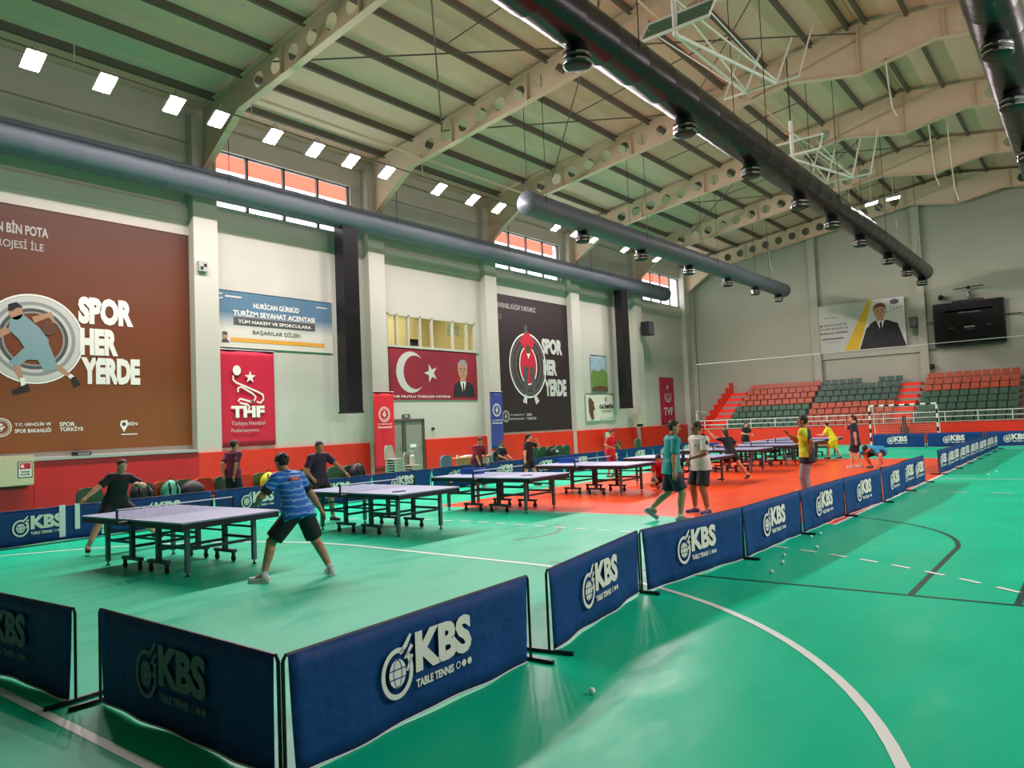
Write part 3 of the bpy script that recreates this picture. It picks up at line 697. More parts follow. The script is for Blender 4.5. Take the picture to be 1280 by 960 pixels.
t = thing('notice_board', 'pale green blank board leaning on the red padding beside the red-shirted boy', 'board', (XL + .5, 37.5, .45)); MB().box(0, .05, -.45, .45, 0, .78).build('panel', mat('pale_board', '#c6c3a4', .7), t); MB().box(0, .07, -.48, -.45, -.45, .8).box(0, .07, .45, .48, -.45, .8).build('frame', M_steel, t)
t = thing('basketball_hoop', 'small white hoop frame folded by the far left corner', 'hoop', (-22.0, 48.4, 0))
MB().tube([(0, 0, 0), (0, 0, 2.1)], .04, 6).build('pole', W, t); MB().tube([(.0, 0, 2.3), (.75, 0, 2.15), (.55, .0, 1.6), (.1, 0, 1.65), (0, 0, 2.3)], .03, 6).build('board_frame', W, t)
MB().tube([(.4 + .22 * math.cos(a), -.3 + .22 * math.sin(a), 1.9) for a in np.linspace(0, 2 * PI, 14)], .015, 5).build('ring', INK['orange'], t); MB().box(-.3, .3, -.3, .3, 0, .06).build('base', M_steel, t)

# far wall poster, screen, devices
SF = (1, 0, 0)
t = thing('poster', 'white poster with yellow diagonal and a man in a dark suit on the far wall', 'poster', (-11.7, 49.72, 5.6))
MB().box(-2.72, 2.72, -.02, .02, 0, 2.95).build('sheet', mat('poster_white', '#aeaea6', .6), t)
p = Print((11.7, -.024, -5.6), SF, TD)
p.poly('background_print.lgray', [(-11.0, 8.55), (-8.98, 8.55), (-8.98, 5.6), (-12.5, 5.6)], .002); p.poly('stripe_print.yellow', [(-11.0, 8.55), (-10.75, 8.55), (-11.65, 5.6), (-12.5, 5.6)], .003)
suit(p, (-10.35, 7.68), 1.0, .005, 'brown'); p.poly('portrait_print.black', [(-11.6, 5.6), (-11.15, 6.85), (-10.7, 7.2), (-9.95, 7.25), (-9.4, 7.0), (-9.0, 5.6)], .0045)
p.ring('emblem.gray', (-13.2, 8.1), .16, .16, .03); p.rect('lettering.gray', -13.6, 7.72, -12.8, 7.78); p.text('lettering.dgray', 'TÜM SPORCULAR VE', -14.1, 7.2, -12.3, 7.38, .01); p.text('lettering.dgray', 'GENÇLERE BAŞARILAR', -14.1, 6.95, -12.2, 7.12, .01)
p.text('lettering.black', 'BAŞARILAR DİLERİZ', -14.1, 6.7, -12.2, 6.86, .03); p.rect('lettering.dgray', -13.8, 6.38, -12.5, 6.46); p.rect('lettering.gray', -13.6, 6.18, -12.7, 6.22)
p.ell('emblem.dgray', (-9.5, 8.3), .26, .16); 
for k in range(5): p.star('emblem.gray', (-9.95 + k * .2, 7.72 + .06 * k), .1)
p.build(t, INK)
t = thing('scoreboard', 'large black scoreboard screen on the far wall above the stand', 'screen', (-5.74, 49.6, 5.35))
MB().box(-1.7, 1.7, 0, .2, 0, 2.4).build('panel', mat('screen_black', '#07090b', .25), t)
MB().box(-1.74, 1.74, -.02, .22, -.06, 0).box(-1.74, 1.74, -.02, .22, 2.4, 2.46).box(-1.76, -1.7, -.02, .22, 0, 2.4).box(1.7, 1.76, -.02, .22, 0, 2.4).build('bezel', M_black, t)
MB().box(-1.2, 1.2, 0, .4, 1.9, 2.0).box(-.1, .1, .2, .4, 1.0, 2.0).build('bracket', M_black, t)
p = Print((5.74, -.002, -5.35), SF, TD); p.text('lettering.gray', 'SPOR SALONU', -6.2, 7.14, -5.15, 7.22, .0, .002); p.rect('lettering.gray', -5.98, 6.3, -5.45, 6.38, .002); p.rect('lettering.dgray', -5.95, 6.18, -5.45, 6.22, .002); p.rect('lettering.dgray', -6.72, 6.33, -6.46, 6.37, .002); p.rect('lettering.dgray', -4.92, 6.36, -4.63, 6.4, .002); p.build(t, INK)
t = thing('light_bar', 'long dark bar on top of the black scoreboard', 'bar', (-5.72, 49.6, 7.82)); MB().box(-.78, .78, 0, .12, .0, .08).build('bar', M_black, t); MB().box(-.6, -.56, .0, .1, -.06, 0).box(.56, .6, 0, .1, -.06, 0).build('foot', M_black, t)
t = thing('antenna', 'T-shaped dark antenna standing above the black scoreboard', 'antenna', (-5.64, 49.75, 7.9)); MB().tube([(0, 0, 0), (0, 0, .7)], .04, 8).build('mast', M_steel, t); MB().tube([(-.75, -.1, .66), (.75, -.1, .72)], .03, 8).build('crossbar', M_black, t); MB().ball((0, -.1, .68), .1, n=8, m=6).build('joint', M_black, t); MB().ball((0, -.05, .25), .13, .13, .22, 8, 6).build('body', M_steel, t)
for x, z, lab in ((-7.05, 8.2, 'small dark camera on the far wall above left of the scoreboard'), (-7.75, 4.25, 'small dark camera on the far wall low beside the pillar')):
    t = thing('security_camera', lab, 'camera', (x, 49.9, z)); MB().box(-.05, .05, -.1, .1, -.05, .05).build('mount', M_steel, t); MB().ball((0, -.2, -.02), .15, .18, .16, 10, 7).build('dome', M_black, t)
t = thing('wall_speaker', 'black loudspeaker on the far wall pillar right of the poster', 'speaker', (-8.5, 49.4, 6.6)); MB().box(-.2, .2, -.15, .2, 0, .6).build('cabinet', M_black, t); MB().box(-.17, .17, -.17, -.15, .04, .56).build('grille', INK['dgray'], t); MB().box(-.05, .05, .2, .5, .25, .35).build('bracket', M_steel, t)
t = thing('pipe_rail', 'thin dark pipe run bracketing the scoreboard', 'pipe', (-5.7, 49.85, 5.2)); MB().tube([(-1.75, 0, 1.6), (-2.5, 0, 1.6), (-2.5, 0, .03), (-1.75, 0, .02)], .03, 6).build('pipe', M_black, t); MB().tube([(1.75, 0, 1.65), (2.5, 0, 1.65), (2.5, 0, 1.45)], .03, 6).build('pipe', M_black, t)

# ------------------------------------------------------------------ far stand
M_red = mat('red_parapet', '#ee2f10', .5, var=.04, scale=.6); M_aisle = mat('red_aisle_paint', '#e8321a', .6); M_conc = mat('stand_concrete', '#8c867c', .8)
stand = thing('grandstand', 'stepped grandstand with red parapet and aisles before the far wall', 'grandstand', (0, 44, 0))
SX0, SX1 = -19.8, 1.5
k = 11; w = (SX1 - SX0) / k
for i in range(k): MB().box(SX0 + i * w + .004, SX0 + (i + 1) * w - .004, 0, .12, 0, 1.08).build('parapet_panel', M_red, stand)
MB().box(SX0, SX1, -.03, .16, 1.08, 1.13).build('coping', mat('coping', '#b6a698', .7), stand)
for i in range(8):
    MB().box(SX0 + .06, SX1, .12 + .68 * i, 5.6, .3 if i == 0 else .65 + .36 * (i - 1), .65 + .36 * i).build('step', M_conc, stand)
    MB().box(SX0, SX0 + .06, .12 + .68 * i, 5.6, 0 if i == 0 else .65 + .36 * (i - 1) + .9, .65 + .36 * i + .9).build('side_wall', M_red, stand)
    for a, b in ((SX0 + .06, -18.75), (-9.42, -8.28)):
        for q in range(2): MB().box(a, b, .12 + .68 * i + .34 * q + .0, .12 + .68 * i + .34 * (q + 1), .65 + .36 * i, .65 + .36 * i + .18 * q + .02).build('aisle_step', M_aisle, stand)
rail = thing('guard_rail', 'long pale double guard rail on the parapet of the stand', 'railing', (0, 44.06, 1.13))
for h in (.22, .48): MB().tube([(SX0, 0, h), (SX1, 0, h)], .025, 6).build('bar', W, rail)
for i in range(15): MB().tube([(SX0 + .3 + i * 1.45, 0, 0), (SX0 + .3 + i * 1.45, 0, .48)], .022, 6).build('post', W, rail)
M_sg = mat('green_seat_plastic', '#22523a', .5); M_so = mat('orange_seat_plastic', '#a8431c', .5); M_sd = mat('dark_green_seat_plastic', '#1f4a3a', .5)
def seat_mesh(m):
    mb = MB(); mb.box(-.2, .2, -.2, .2, .34, .38)
    mb.add([(-.19, .16, .38), (.19, .16, .38), (.2, .22, .66), (-.2, .22, .66), (-.19, .2, .38), (.19, .2, .38), (.2, .26, .66), (-.2, .26, .66)], [(0, 1, 2, 3), (7, 6, 5, 4), (0, 4, 5, 1), (1, 5, 6, 2), (2, 6, 7, 3), (3, 7, 4, 0)])
    mb.box(-.04, .04, -.1, .1, 0, .34)
    return mb.mesh('stadium_seat', m)
ORD = ['first', 'second', 'third', 'fourth', 'fifth', 'sixth', 'seventh', 'eighth', 'ninth', 'tenth']
sg, so, sdk = seat_mesh(M_sg), seat_mesh(M_so), seat_mesh(M_sd)
for (xa, n, split, lo, hi, blk) in ((-18.5, 10, 4, sg, so, 'leftmost stand block'), (-13.8, 10, 4, so, sdk, 'block left of the red aisle'), (-8.0, 10, 5, sg, so, 'block right of the red aisle'), (-3.2, 3, 5, so, sg, 'block at the right picture edge')):
    for i in range(8):
        for j in range(n):
            if blk.startswith('block left') and i == 7 and j in (5, 6): continue
            low = i < split; me = lo if low else hi
            cn = {sg: 'green', so: 'orange', sdk: 'dark green'}[me]
            o = inst('stadium_seat', me, None, (xa + .24 + j * .455, 44.42 + .68 * i, .65 + .36 * i))
            tag(o, '%s seat, %s row up, %s from left, %s' % (cn, ORD[i], ORD[j], blk), 'seat', '%s seats, %s rows, %s' % (cn, 'lower' if low else 'upper', blk))

# ball-stop net before the stand
M_net = mat('net_cord', '#3a3f3a', .8); M_netw = mat('pale_net_cord', '#d8d8cc', .8)
mb = MB(); NY = 43.55
for i in range(int(21 / .12)):
    x = -19.5 + i * .12; mb.add([(x, NY, .0), (x + .004, NY, .0), (x + .002, NY + .004, .0), (x, NY, 5.1), (x + .004, NY, 5.1), (x + .002, NY + .004, 5.1)], [(0, 1, 4, 3), (1, 2, 5, 4), (2, 0, 3, 5)])
for j in range(int(5.1 / .12)):
    z = .02 + j * .12; mb.add([(-19.5, NY, z), (-19.5, NY, z + .004), (-19.5, NY + .004, z + .002), (1.5, NY, z), (1.5, NY, z + .004), (1.5, NY + .004, z + .002)], [(0, 1, 4, 3), (1, 2, 5, 4), (2, 0, 3, 5)])
t = thing('safety_net', 'tall fine ball-stop net hung in front of the stand', 'net', (0, 0, 0))
o = mb.build('mesh_net', M_net, t); o['kind'] = 'stuff'
MB().tube([(-19.6, NY, 5.1), (1.6, NY, 5.1)], .015, 6).build('top_rope', M_netw, t)
for x in (-19.6, 1.6): MB().tube([(x, NY, 0), (x, NY, 5.15)], .04, 8).build('post', M_steel, t)

# handball goal
goal = thing('handball_goal', 'handball goal with black and white striped posts before the stand', 'goal', (-8.05, 42.13, 0))
def striped(p, q, n):
    p, q = Vector(p), Vector(q)
    for i in range(n):
        a, b = p.lerp(q, i / n), p.lerp(q, (i + 1) / n)
        d = (b - a).normalized(); r = .045
        MB().tube([a, b], r, 8).build('frame_stripe', INK['white'] if i % 2 == 0 else INK['black'], goal)
striped((-1.54, 0, 0), (-1.54, 0, 2.0), 9); striped((1.54, 0, 0), (1.54, 0, 2.0), 9); striped((-1.54, 0, 2.04), (1.54, 0, 2.04), 13)
MB().tube([(-1.5, 0, 2.0), (-1.5, .5, 1.95), (-1.5, 1.0, .03), (-1.5, 0, .03)], .02, 6).tube([(1.5, 0, 2.0), (1.5, .5, 1.95), (1.5, 1.0, .03), (1.5, 0, .03)], .02, 6).tube([(-1.5, 1.0, .03), (1.5, 1.0, .03)], .02, 6).build('back_frame', W, goal)
mb = MB()
for i in range(26):
    x = -1.5 + i * .12; mb.tube([(x, .02, 2.0), (x, .5, 1.95), (x, 1.0, .03)], .004, 3, False)
for j in range(16):
    f = j / 16; mb.tube([(-1.5, .5 + .5 * f, 1.95 - 1.9 * f), (1.5, .5 + .5 * f, 1.95 - 1.9 * f)], .004, 3, False)
o = mb.build('net', M_netw, goal); o['kind'] = 'stuff'
t = thing('padded_post', 'dark red padded post standing behind the handball goal', 'post', (-8.22, 43.3, 0)); MB().lathe([(.25, 0), (.2, .9), (.09, 1.0), (.09, 1.5)], 10).build('padding', mat('dark_red_pad', '#5a1216', .6), t); MB().box(-.35, .35, -.2, .2, 0, .05).build('base', M_black, t)

# ------------------------------------------------------------------ folded hoops under the roof
def folded_hoop(loc, label, tint):
    t = thing('basketball_hoop', label, 'hoop', loc)
    a, b = (-.95, 0, -.3), (.95, 0, .3)
    MB().tube([(-.95, 0, -.35), (.95, 0, -.35), (.95, .5, .3), (-.95, .5, .3), (-.95, 0, -.35)], .045, 6).build('board_frame', W, t)
    bd = MB().add([(-.9, 0, -.33), (.9, 0, -.33), (.9, .48, .28), (-.9, .48, .28)], [(0, 1, 2, 3)]).build('backboard', tint, t)
    bd.modifiers.new('s', 'SOLIDIFY').thickness = .012
    MB().tube([(.0 + .23 * math.cos(u), .1 + .1 * math.sin(u), .65 + .23 * math.sin(u)) for u in np.linspace(0, 2 * PI, 17)], .012, 5).build('ring', INK['orange'], t)
    MB().tube([(0, .1, .9), (0, .1, -.5)], .07, 8).build('mast', W, t)
    for sx in (-.5, .5):
        MB().tube([(0, .1, -.45), (sx, 6.2, .2)], .05, 6).build('arm', W, t); MB().tube([(0, .1, .5), (sx, 6.2, .3)], .03, 6).build('arm', W, t)
        MB().tube([(sx, 6.2, .2), (sx, 8.1, 2.4)], .04, 6).build('strut', W, t); MB().tube([(sx * 1.6, .25, 0), (sx, 6.2, .2)], .02, 6).build('strut', W, t)
    MB().tube([(-1.2, 6.2, .2), (1.2, 6.2, .2)], .045, 6).build('crossbar', W, t)
    for sx in (-1.2, 1.2): MB().tube([(sx, 6.2, .2), (sx, 8.1, 2.6)], .03, 6).build('strut', W, t)
    MB().tube([(0, .1, .9), (0, .1, 3.4)], .02, 6).build('cable', M_black, t)
folded_hoop((-8.0, 26.6, 11.2), 'white basketball hoop folded up under the roof, arms stretching right', glass('clear_board', '#e8f0ea', .08))
folded_hoop((-7.9, 17.3, 12.0), 'green-boarded basketball hoop folded up at the top edge of the picture', mat('green_board', '#2f6b52', .3))
M_cable = mat('pale_cable', '#d9d2c0', .7)
for x, y, z0, z1, lab in ((-5.0, 27.5, 11.6, 13.6, 'pale cable hanging from the ridge of the roof, nearest of four'), (-4.9, 34.8, 10.9, 13.5, 'pale cable hanging under the second ridge joint'), (-4.5, 36.8, 10.6, 14.4, 'pale cable hanging near the ridge in front of the far wall'), (-16.6, 49.0, 11.2, 12.6, 'pale cable hanging from the last roof beam at left')):
    t = thing('cable', lab, 'cable', (x, y, z1)); MB().tube([(0, 0, 0), (.03, .02, (z0 - z1) * .4), (.1, 0, (z0 - z1) * .85), (.22, 0, z0 - z1)], .025, 6).build('cord', M_cable, t)
    MB().ball((0, 0, 0), .05, n=6, m=4).build('clip', M_steel, t)
# ------------------------------------------------------------------ court barriers
M_cloth = mat('blue_barrier_cloth', '#033d7c', .65, var=.12, scale=3, spec=.3, bump=.5, bscale=5)
M_post = mat('black_barrier_frame', '#15161a', .4, .2)
BL, BH = 2.33, .66
def cloth_mesh(L, seed):
    mb = MB(); nx, nz = 26, 7; vs = []
    for j in range(nz + 1):
        for i in range(nx + 1):
            u, v = i / nx, j / nz
            pinch = .035 * (1 - v) * (abs(2 * u - 1) ** 3)
            x = -L / 2 + .03 + (L - .06) * u; x += (-1 if u > .5 else 1) * pinch
            y = (.012 * math.sin(u * 11 + seed) + .008 * math.sin(u * 23 + v * 2 + seed * 2)) * (1 - v) ** .7
            z = .014 + (BH - .014) * v + .008 * math.sin(u * 9 + seed * 3) * (1 - v) ** 2
            vs.append((x, y, z))
    mb.add(vs, [(j * (nx + 1) + i, j * (nx + 1) + i + 1, (j + 1) * (nx + 1) + i + 1, (j + 1) * (nx + 1) + i) for j in range(nz) for i in range(nx)])
    return mb, vs[:nx + 1]
def kbs(p, ink, c=(0, .35), k=1.0):
    X = lambda a, b: (c[0] + a * k, c[1] + b * k)
    o = X(-.335, -.015); r = .14 * k; n = .022
    p.ring('logo.' + ink, o, r, r * 1.12, .032 * k, n, 30, 62, 408)
    p.line('logo.' + ink, [X(-.31, .1), X(-.26, .14), X(-.21, .2)], [.02 * k, .035 * k, .02 * k], n); p.line('logo.' + ink, [X(-.27, .06), X(-.2, .13)], [.012 * k, .03 * k], n); p.line('logo.' + ink, [X(-.25, -.02), X(-.2, .07)], .02 * k, n)
    p.ell('logo.' + ink, o, .075 * k, .088 * k, n, 18)
    for h in (-.03, .025): p.rect('globe.blue', o[0] - .075 * k, o[1] + h * k - .004 * k, o[0] + .075 * k, o[1] + h * k + .004 * k, n + .001)
    p.ring('globe.blue', o, .04 * k, .088 * k, .007 * k, n + .001, 16)
    p.text('lettering.' + ink, 'KBS', *X(-.17, -.06), *X(.4, .2), .05, n)
    p.text('lettering.' + ink, 'TABLE TENNIS', *X(-.17, -.155), *X(.2, -.1), .04, n)
    p.ring('logo.' + ink, X(.25, -.125), .025 * k, .025 * k, .007 * k, n, 14); p.ell('logo.' + ink, X(.31, -.125), .024 * k, .024 * k, n, 12); p.ell('logo.' + ink, X(.37, -.125), .024 * k, .024 * k, n, 12)
INK['shaded_white'] = mat('shaded_white_print', '#66737a', .7)  # white logo ink, greyed: the shade on two near panels put into its colour
M_hem = mat('white_hem', '#d7ddd8', .6)
def make_barrier(L, seed, logo=(0,), ink='white'):
    t = thing('court_barrier', 'x', 'barrier')
    cm, edge = cloth_mesh(L, seed)
    o = cm.build('cloth', M_cloth, t, True); o.modifiers.new('s', 'SOLIDIFY').thickness = .006
    MB().tube([(a, b - .004, c) for a, b, c in edge], .006, 5).build('hem', M_hem, o)
    for c in logo:
        p = Print((0, 0, 0), (1, 0, 0), (0, 0, 1)); kbs(p, ink, (c, .35)); 
        p.build(o, INK)
    for s in (-1, 1):
        MB().tube([(s * L / 2, .012, .03), (s * L / 2, .012, BH - .03)], .011, 8).build('post', M_post, t)
        MB().box(s * L / 2 - .014, s * L / 2 + .014, -.2, .22, 0, .03).build('foot', M_post, t)
    MB().tube([(-L / 2, .012, BH - .03), (-L / 2 + .02, .012, BH), (L / 2 - .02, .012, BH), (L / 2, .012, BH - .03)], .011, 8).build('top_rail', M_post, t)
    return t
def put(t, A, B, label, group=None):
    A, B = Vector(A), Vector(B); m = (A + B) / 2; d = B - A
    t.location = (m.x, m.y, 0); t.rotation_euler = (0, 0, math.atan2(d.y, d.x)); t['label'] = label
    if group: t['group'] = group
    return t
GB = 'blue court barriers'
put(make_barrier(2.22, 1, (0,), 'shaded_white'), (-8.16, 2.2), (-5.94, 2.34), 'dark-shaded blue barrier panel cut by the left edge at bottom left', GB)
put(make_barrier(2.18, 2, (0,), 'shaded_white'), (-5.76, 2.44), (-3.62, 2.43), 'dark-shaded blue barrier panel facing the viewer between two gaps', GB)
put(make_barrier(2.33, 3), (-3.56, 2.46), (-3.66, 4.77), 'largest blue barrier panel with the white logo, bottom centre of the picture', GB)
put(make_barrier(2.24, 4), (-3.65, 5.03), (-4.02, 7.2), 'blue barrier panel with logo just behind the gap past the largest one', GB)
base = make_barrier(2.33, 5)
row = [(-4.0, 7.28), (-3.78, 9.5), (-3.76, 11.85), (-3.72, 14.1), (-3.6, 16.4), (-3.6, 18.75)]
labs = ['blue barrier panel whose logo stands below the man in the teal shirt', 'blue barrier panel one beyond the one below the teal-shirted man', 'blue barrier panel right below the man in the yellow and black shirt', 'blue barrier panel between the yellow-shirted man and the crouching blue player', 'blue barrier panel in front of the crouching blue player']
for i, lb in enumerate(labs):
    b = base if i == 0 else dup(base, (0, 0, 0), 0)
    g = .04; A, B = Vector(row[i]), Vector(row[i + 1]); u = (B - A).normalized() * g
    put(b, A + u, B - u, lb, GB)
base2 = make_barrier(2.3, 6, (-.55, .55))
ys = [18.85, 23.6, 25.9, 28.2, 30.5, 32.8, 35.1]
for i in range(len(ys)):
    b = base2 if i == 0 else dup(base2, (0, 0, 0), 0)
    put(b, (-3.68, ys[i]), (-3.62, ys[i] + 2.2), 'blue two-logo barrier panel, %s beyond the crouching blue player' % ['first', 'second', 'third', 'fourth', 'fifth', 'sixth', 'seventh', 'eighth'][i], GB)
ords = ['first', 'second', 'third', 'fourth', 'fifth', 'sixth', 'seventh', 'eighth', 'ninth', 'tenth', 'eleventh', 'twelfth', 'thirteenth', 'fourteenth', 'fifteenth', 'sixteenth']
for i in range(14):
    y = 2.2 + i * 2.335
    b = dup(base, (0, 0, 0), 0)
    put(b, (-15.9, y + .02), (-15.9, y + 2.315), 'blue barrier panel left of the tables, %s from the left picture edge' % ords[i], GB)
for i in range(5):
    b = dup(base, (0, 0, 0), 0); x = -9.0 + i * 2.35
    put(b, (x + .02, 39.6), (x + 2.33, 39.6), 'blue barrier panel across the far end, %s from the left' % ords[i], GB)

# ------------------------------------------------------------------ table tennis tables
M_top = mat('blue_table_top', '#8f9cc2', .4, var=.03, scale=3, spec=.6); M_topb = mat('bright_blue_table_top', '#1f5fb0', .35); M_edge = mat('white_table_line', '#e9ebee', .4)  # blue tops made paler: the floodlights' glare is put into their base colour
M_tf = mat('table_frame', '#2c3a48', .4, .3); M_apron = mat('table_apron', '#14171f', .5); M_rub = mat('rubber_wheel', '#151515', .7)
M_tnet = mat('table_net', '#2a2c33', .8); M_leg = mat('grey_table_leg', '#5d6a70', .4, .5)
def make_table(topm=None):
    t = thing('table_tennis_table', 'x', 'table')
    topm = topm or M_top
    for s in (-1, 1):
        x0, x1 = (.004, 1.37) if s > 0 else (-1.37, -.004)
        top = MB().box(x0, x1, -.7625, .7625, .737, .76).build('table_half', topm, t)
        e = MB().box(x0, x1, -.7625, -.7425, .7601, .7606).box(x0, x1, .7425, .7625, .7601, .7606).box(x0, x1, -.0015, .0015, .7601, .7606)
        xe = (1.35, 1.37) if s > 0 else (-1.37, -1.35); e.box(xe[0], xe[1], -.7625, .7625, .7601, .7606); e.build('edge_line', M_edge, top)
        MB().box(x0, x1, -.752, -.727, .66, .737).box(x0, x1, .727, .752, .66, .737).box(min(s * 1.335, s * 1.36), max(s * 1.335, s * 1.36), -.752, .752, .66, .737).box(min(s * .02, s * .05), max(s * .02, s * .05), -.72, .72, .68, .737).build('apron', M_apron, t)
        for q in (-1, 1):
            x = s * 1.08; y = q * .52
            lg = MB().box(x - .028, x + .028, y - .028, y + .028, .06, .735).build('leg', M_leg, t)
            MB().lathe([(.03, 0), (.03, .015), (.012, .02), (.012, .06)], 8, (x, y, 0)).build('foot_leveler', M_rub, lg)
            xc = s * .36
            MB().box(xc - .035, xc + .035, y - .03, y + .03, .16, .72).build('carriage_post', M_tf, t)
            cb = MB().box(xc - .25, xc + .25, y - .035, y + .035, .13, .175).build('castor_beam', M_tf, t)
            for w in (-.21, .21):
                wm_ = MB().tube([(xc + w, y - .014, .045), (xc + w, y + .014, .045)], .045, 12); wm_.box(xc + w - .02, xc + w + .02, y - .02, y + .02, .085, .13); wm_.build('castor', M_rub, cb)
            MB().box(min(xc, x), max(xc, x), y - .015, y + .015, .36, .4).box(min(xc, x), max(xc, x), y - .012, y + .012, .52, .55).build('side_rail', M_tf, t)
        MB().box(s * 1.08 - .015, s * 1.08 + .015, -.52, .52, .34, .38).box(s * .36 - .015, s * .36 + .015, -.52, .52, .3, .34).build('cross_rail', M_tf, t)
    for q in (-1, 1): MB().box(-.33, .33, q * .5 - .01, q * .5 + .01, .44, .47).build('side_rail', M_tf, t)
    mb = MB(); Y = .9
    for i in range(73):
        y = -Y + i * .025; mb.add([(0, y, .765), (0, y + .003, .765), (0, y + .003, .9), (0, y, .9)], [(0, 1, 2, 3)])
    for j in range(6):
        z = .77 + j * .023; mb.add([(.001, -Y, z), (.001, Y, z), (.001, Y, z + .003), (.001, -Y, z + .003)], [(0, 1, 2, 3)])
    o = mb.build('net', M_tnet, t); o['kind'] = 'stuff'
    MB().box(-.004, .004, -Y, Y, .898, .914).build('net_tape', M_edge, t)
    for q in (-1, 1): MB().box(-.015, .015, q * .915 - .012, q * .915 + .012, .7, .915).box(-.05, .05, min(q * .74, q * .92), max(q * .74, q * .92), .7, .735).build('net_post', M_apron, t)
    return t
tab = make_table()
tys = [5.79, 9.68, 13.1, 16.9, 20.05, 24.4, 27.3, 30.2, 33.1]
txs = [-10.95, -10.88, -10.73, -10.62, -9.75, -10.15, -10.0, -10.1, -10.2]
tl = ['nearest table tennis table, between woman in black and blue-shirted player', 'table tennis table right behind the blue-shirted player, the second from the viewer', 'third table tennis table from the viewer, a blue tray on its far left half', 'fourth table tennis table from the viewer, above the crouching boy in red', 'fifth table tennis table, half hidden behind the teal-shirted and white-shirted men', 'sixth table tennis table, where the running girl in black plays', 'seventh table tennis table, left of the yellow-shirted man', 'eighth table tennis table, mostly hidden behind the yellow-shirted man', 'farthest table tennis table, beside the boy in bright yellow']
tables = []
for i, y in enumerate(tys):
    t = tab if i == 0 else dup(tab, (0, 0, 0), 0)
    t.location = (txs[i], y, 0); t.rotation_euler = (0, 0, [.04, -.02, .02, 0, 0, 0, .02, 0, 0][i]); t['label'] = tl[i]; t['group'] = 'table tennis tables'
    tables.append(t)
M_tray = mat('blue_tray', '#1560b8', .4)
def tray(loc, lab):
    t = thing('ball_tray', lab, 'tray', loc, .2, 'blue ball trays on the tables')
    MB().box(-.24, .24, -.16, .16, 0, .015).box(-.24, -.225, -.16, .16, 0, .12).box(.225, .24, -.16, .16, 0, .12).box(-.24, .24, -.16, -.145, 0, .12).box(-.24, .24, .145, .16, 0, .12).box(-.26, .26, -.18, -.16, .11, .125).box(-.26, .26, .16, .18, .11, .125).build('tray', M_tray, t)
    for k in range(9): 
        MB().ball((-.17 + .06 * (k % 6), -.08 + .07 * (k // 3), .035), .02, n=8, m=6).build('ball', W, t)
tray((-11.75, 13.35, .7608), 'blue ball tray on the far left half of the third table')
tray((-11.7, 17.3, .7608), 'blue ball tray on the left half of the fourth table')
tray((-11.5, 26.5, .7608), 'blue ball tray on the left half of the seventh table')
def bat(loc, rz, lab, c):
    t = thing('table_tennis_bat', lab, 'bat', loc, rz); MB().lathe([(.078, 0), (.078, .012)], 20).build('blade', INK[c], t); MB().box(.075, .17, -.013, .013, 0, .016).build('handle', INK['brown'], t)
bat((-9.95, 9.25, .7608), 1.0, 'dark bat lying on the right half of the second table', 'black')
bat((-9.9, 12.95, .7608), .3, 'brown-looking bat lying on the right half of the third table', 'dred')

# balls on the floor
M_ball = mat('white_ball', '#f2f4ee', .45)
bl = MB().ball((0, 0, .02), .02, n=16, m=10).mesh('table_tennis_ball', M_ball, True)
for x, y, lab in ((-2.87, 4.4, 'white ball alone on the green floor in front of the largest barrier'), (-3.17, 8.79, 'white ball nearest the viewer in the scatter right of the barriers'), (-3.25, 9.4, 'white ball second from the viewer in the scatter right of the barriers'), (-3.39, 9.88, 'white ball by the barrier foot, left of the dashed line'), (-3.2, 10.64, 'white ball lying beside the dashed line'), (-3.53, 11.5, 'white ball left of a close pair near the barrier post'), (-3.5, 11.87, 'white ball right of a close pair near the barrier post'), (-2.52, 23.4, 'white ball far off on the green floor at right, left of two'), (-2.45, 24.5, 'white ball far off on the green floor at right, farther of two')):
    o = inst('table_tennis_ball', bl, None, (x, y, .0)); tag(o, lab, 'ball', 'balls on the floor')
    if y < 12: o.scale = (1.15, 1.15, 1.15)

# ------------------------------------------------------------------ chairs along the left wall, bags, desk
M_cg = mat('green_vinyl_chair', '#2f5a3c', .5); M_co = mat('orange_vinyl_chair', '#c8431f', .5); M_cgr = mat('grey_plastic_chair', '#5d7180', .5)
def wide_chair(m):
    t = thing('tub_chair', 'x', 'chair')
    MB().box(-.22, .24, -.24, .24, .36, .44).build('seat', m, t)
    pr = [(-.27, .4), (.27, .4), (.27, .74), (.22, .84), (.12, .88), (-.12, .88), (-.22, .84), (-.27, .74)]
    MB().prism(pr, (-.27, 0, 0), (0, 1, 0), (0, 0, 1), 0, .09).build('backrest', m, t)
    for x in (-.2, .2):
        for y in (-.2, .2): MB().tube([(x, y, 0), (x, y, .37)], .018, 6).build('leg', M_black, t)
    return t
cg, co, cgr = wide_chair(M_cg), wide_chair(M_co), wide_chair(M_cgr)
used = set()
def chair(kind, x, y, lab):
    r = {'g': cg, 'o': co, 'b': cgr}[kind]
    t = r if kind not in used else dup(r, (0, 0, 0), 0)
    used.add(kind); t.location = (x, y, 0); t['label'] = lab; t['group'] = 'tub chairs behind the left barriers'
CX = -17.4
chair('g', CX, 7.3, 'green tub chair at the left, just left of the woman in black')
chair('g', CX, 8.45, 'green tub chair holding a black bag, right of the woman in black'); chair('o', CX, 8.95, 'orange tub chair half hidden by the mint backpack'); chair('g', CX, 9.45, 'green tub chair between the mint backpack and the black bag')
chair('o', CX, 9.95, 'orange tub chair left of the man standing by the wall'); chair('g', CX, 10.25 + .25, 'green tub chair behind the man standing by the wall'); chair('o', CX, 11.05, 'orange tub chair right of the man standing by the wall')
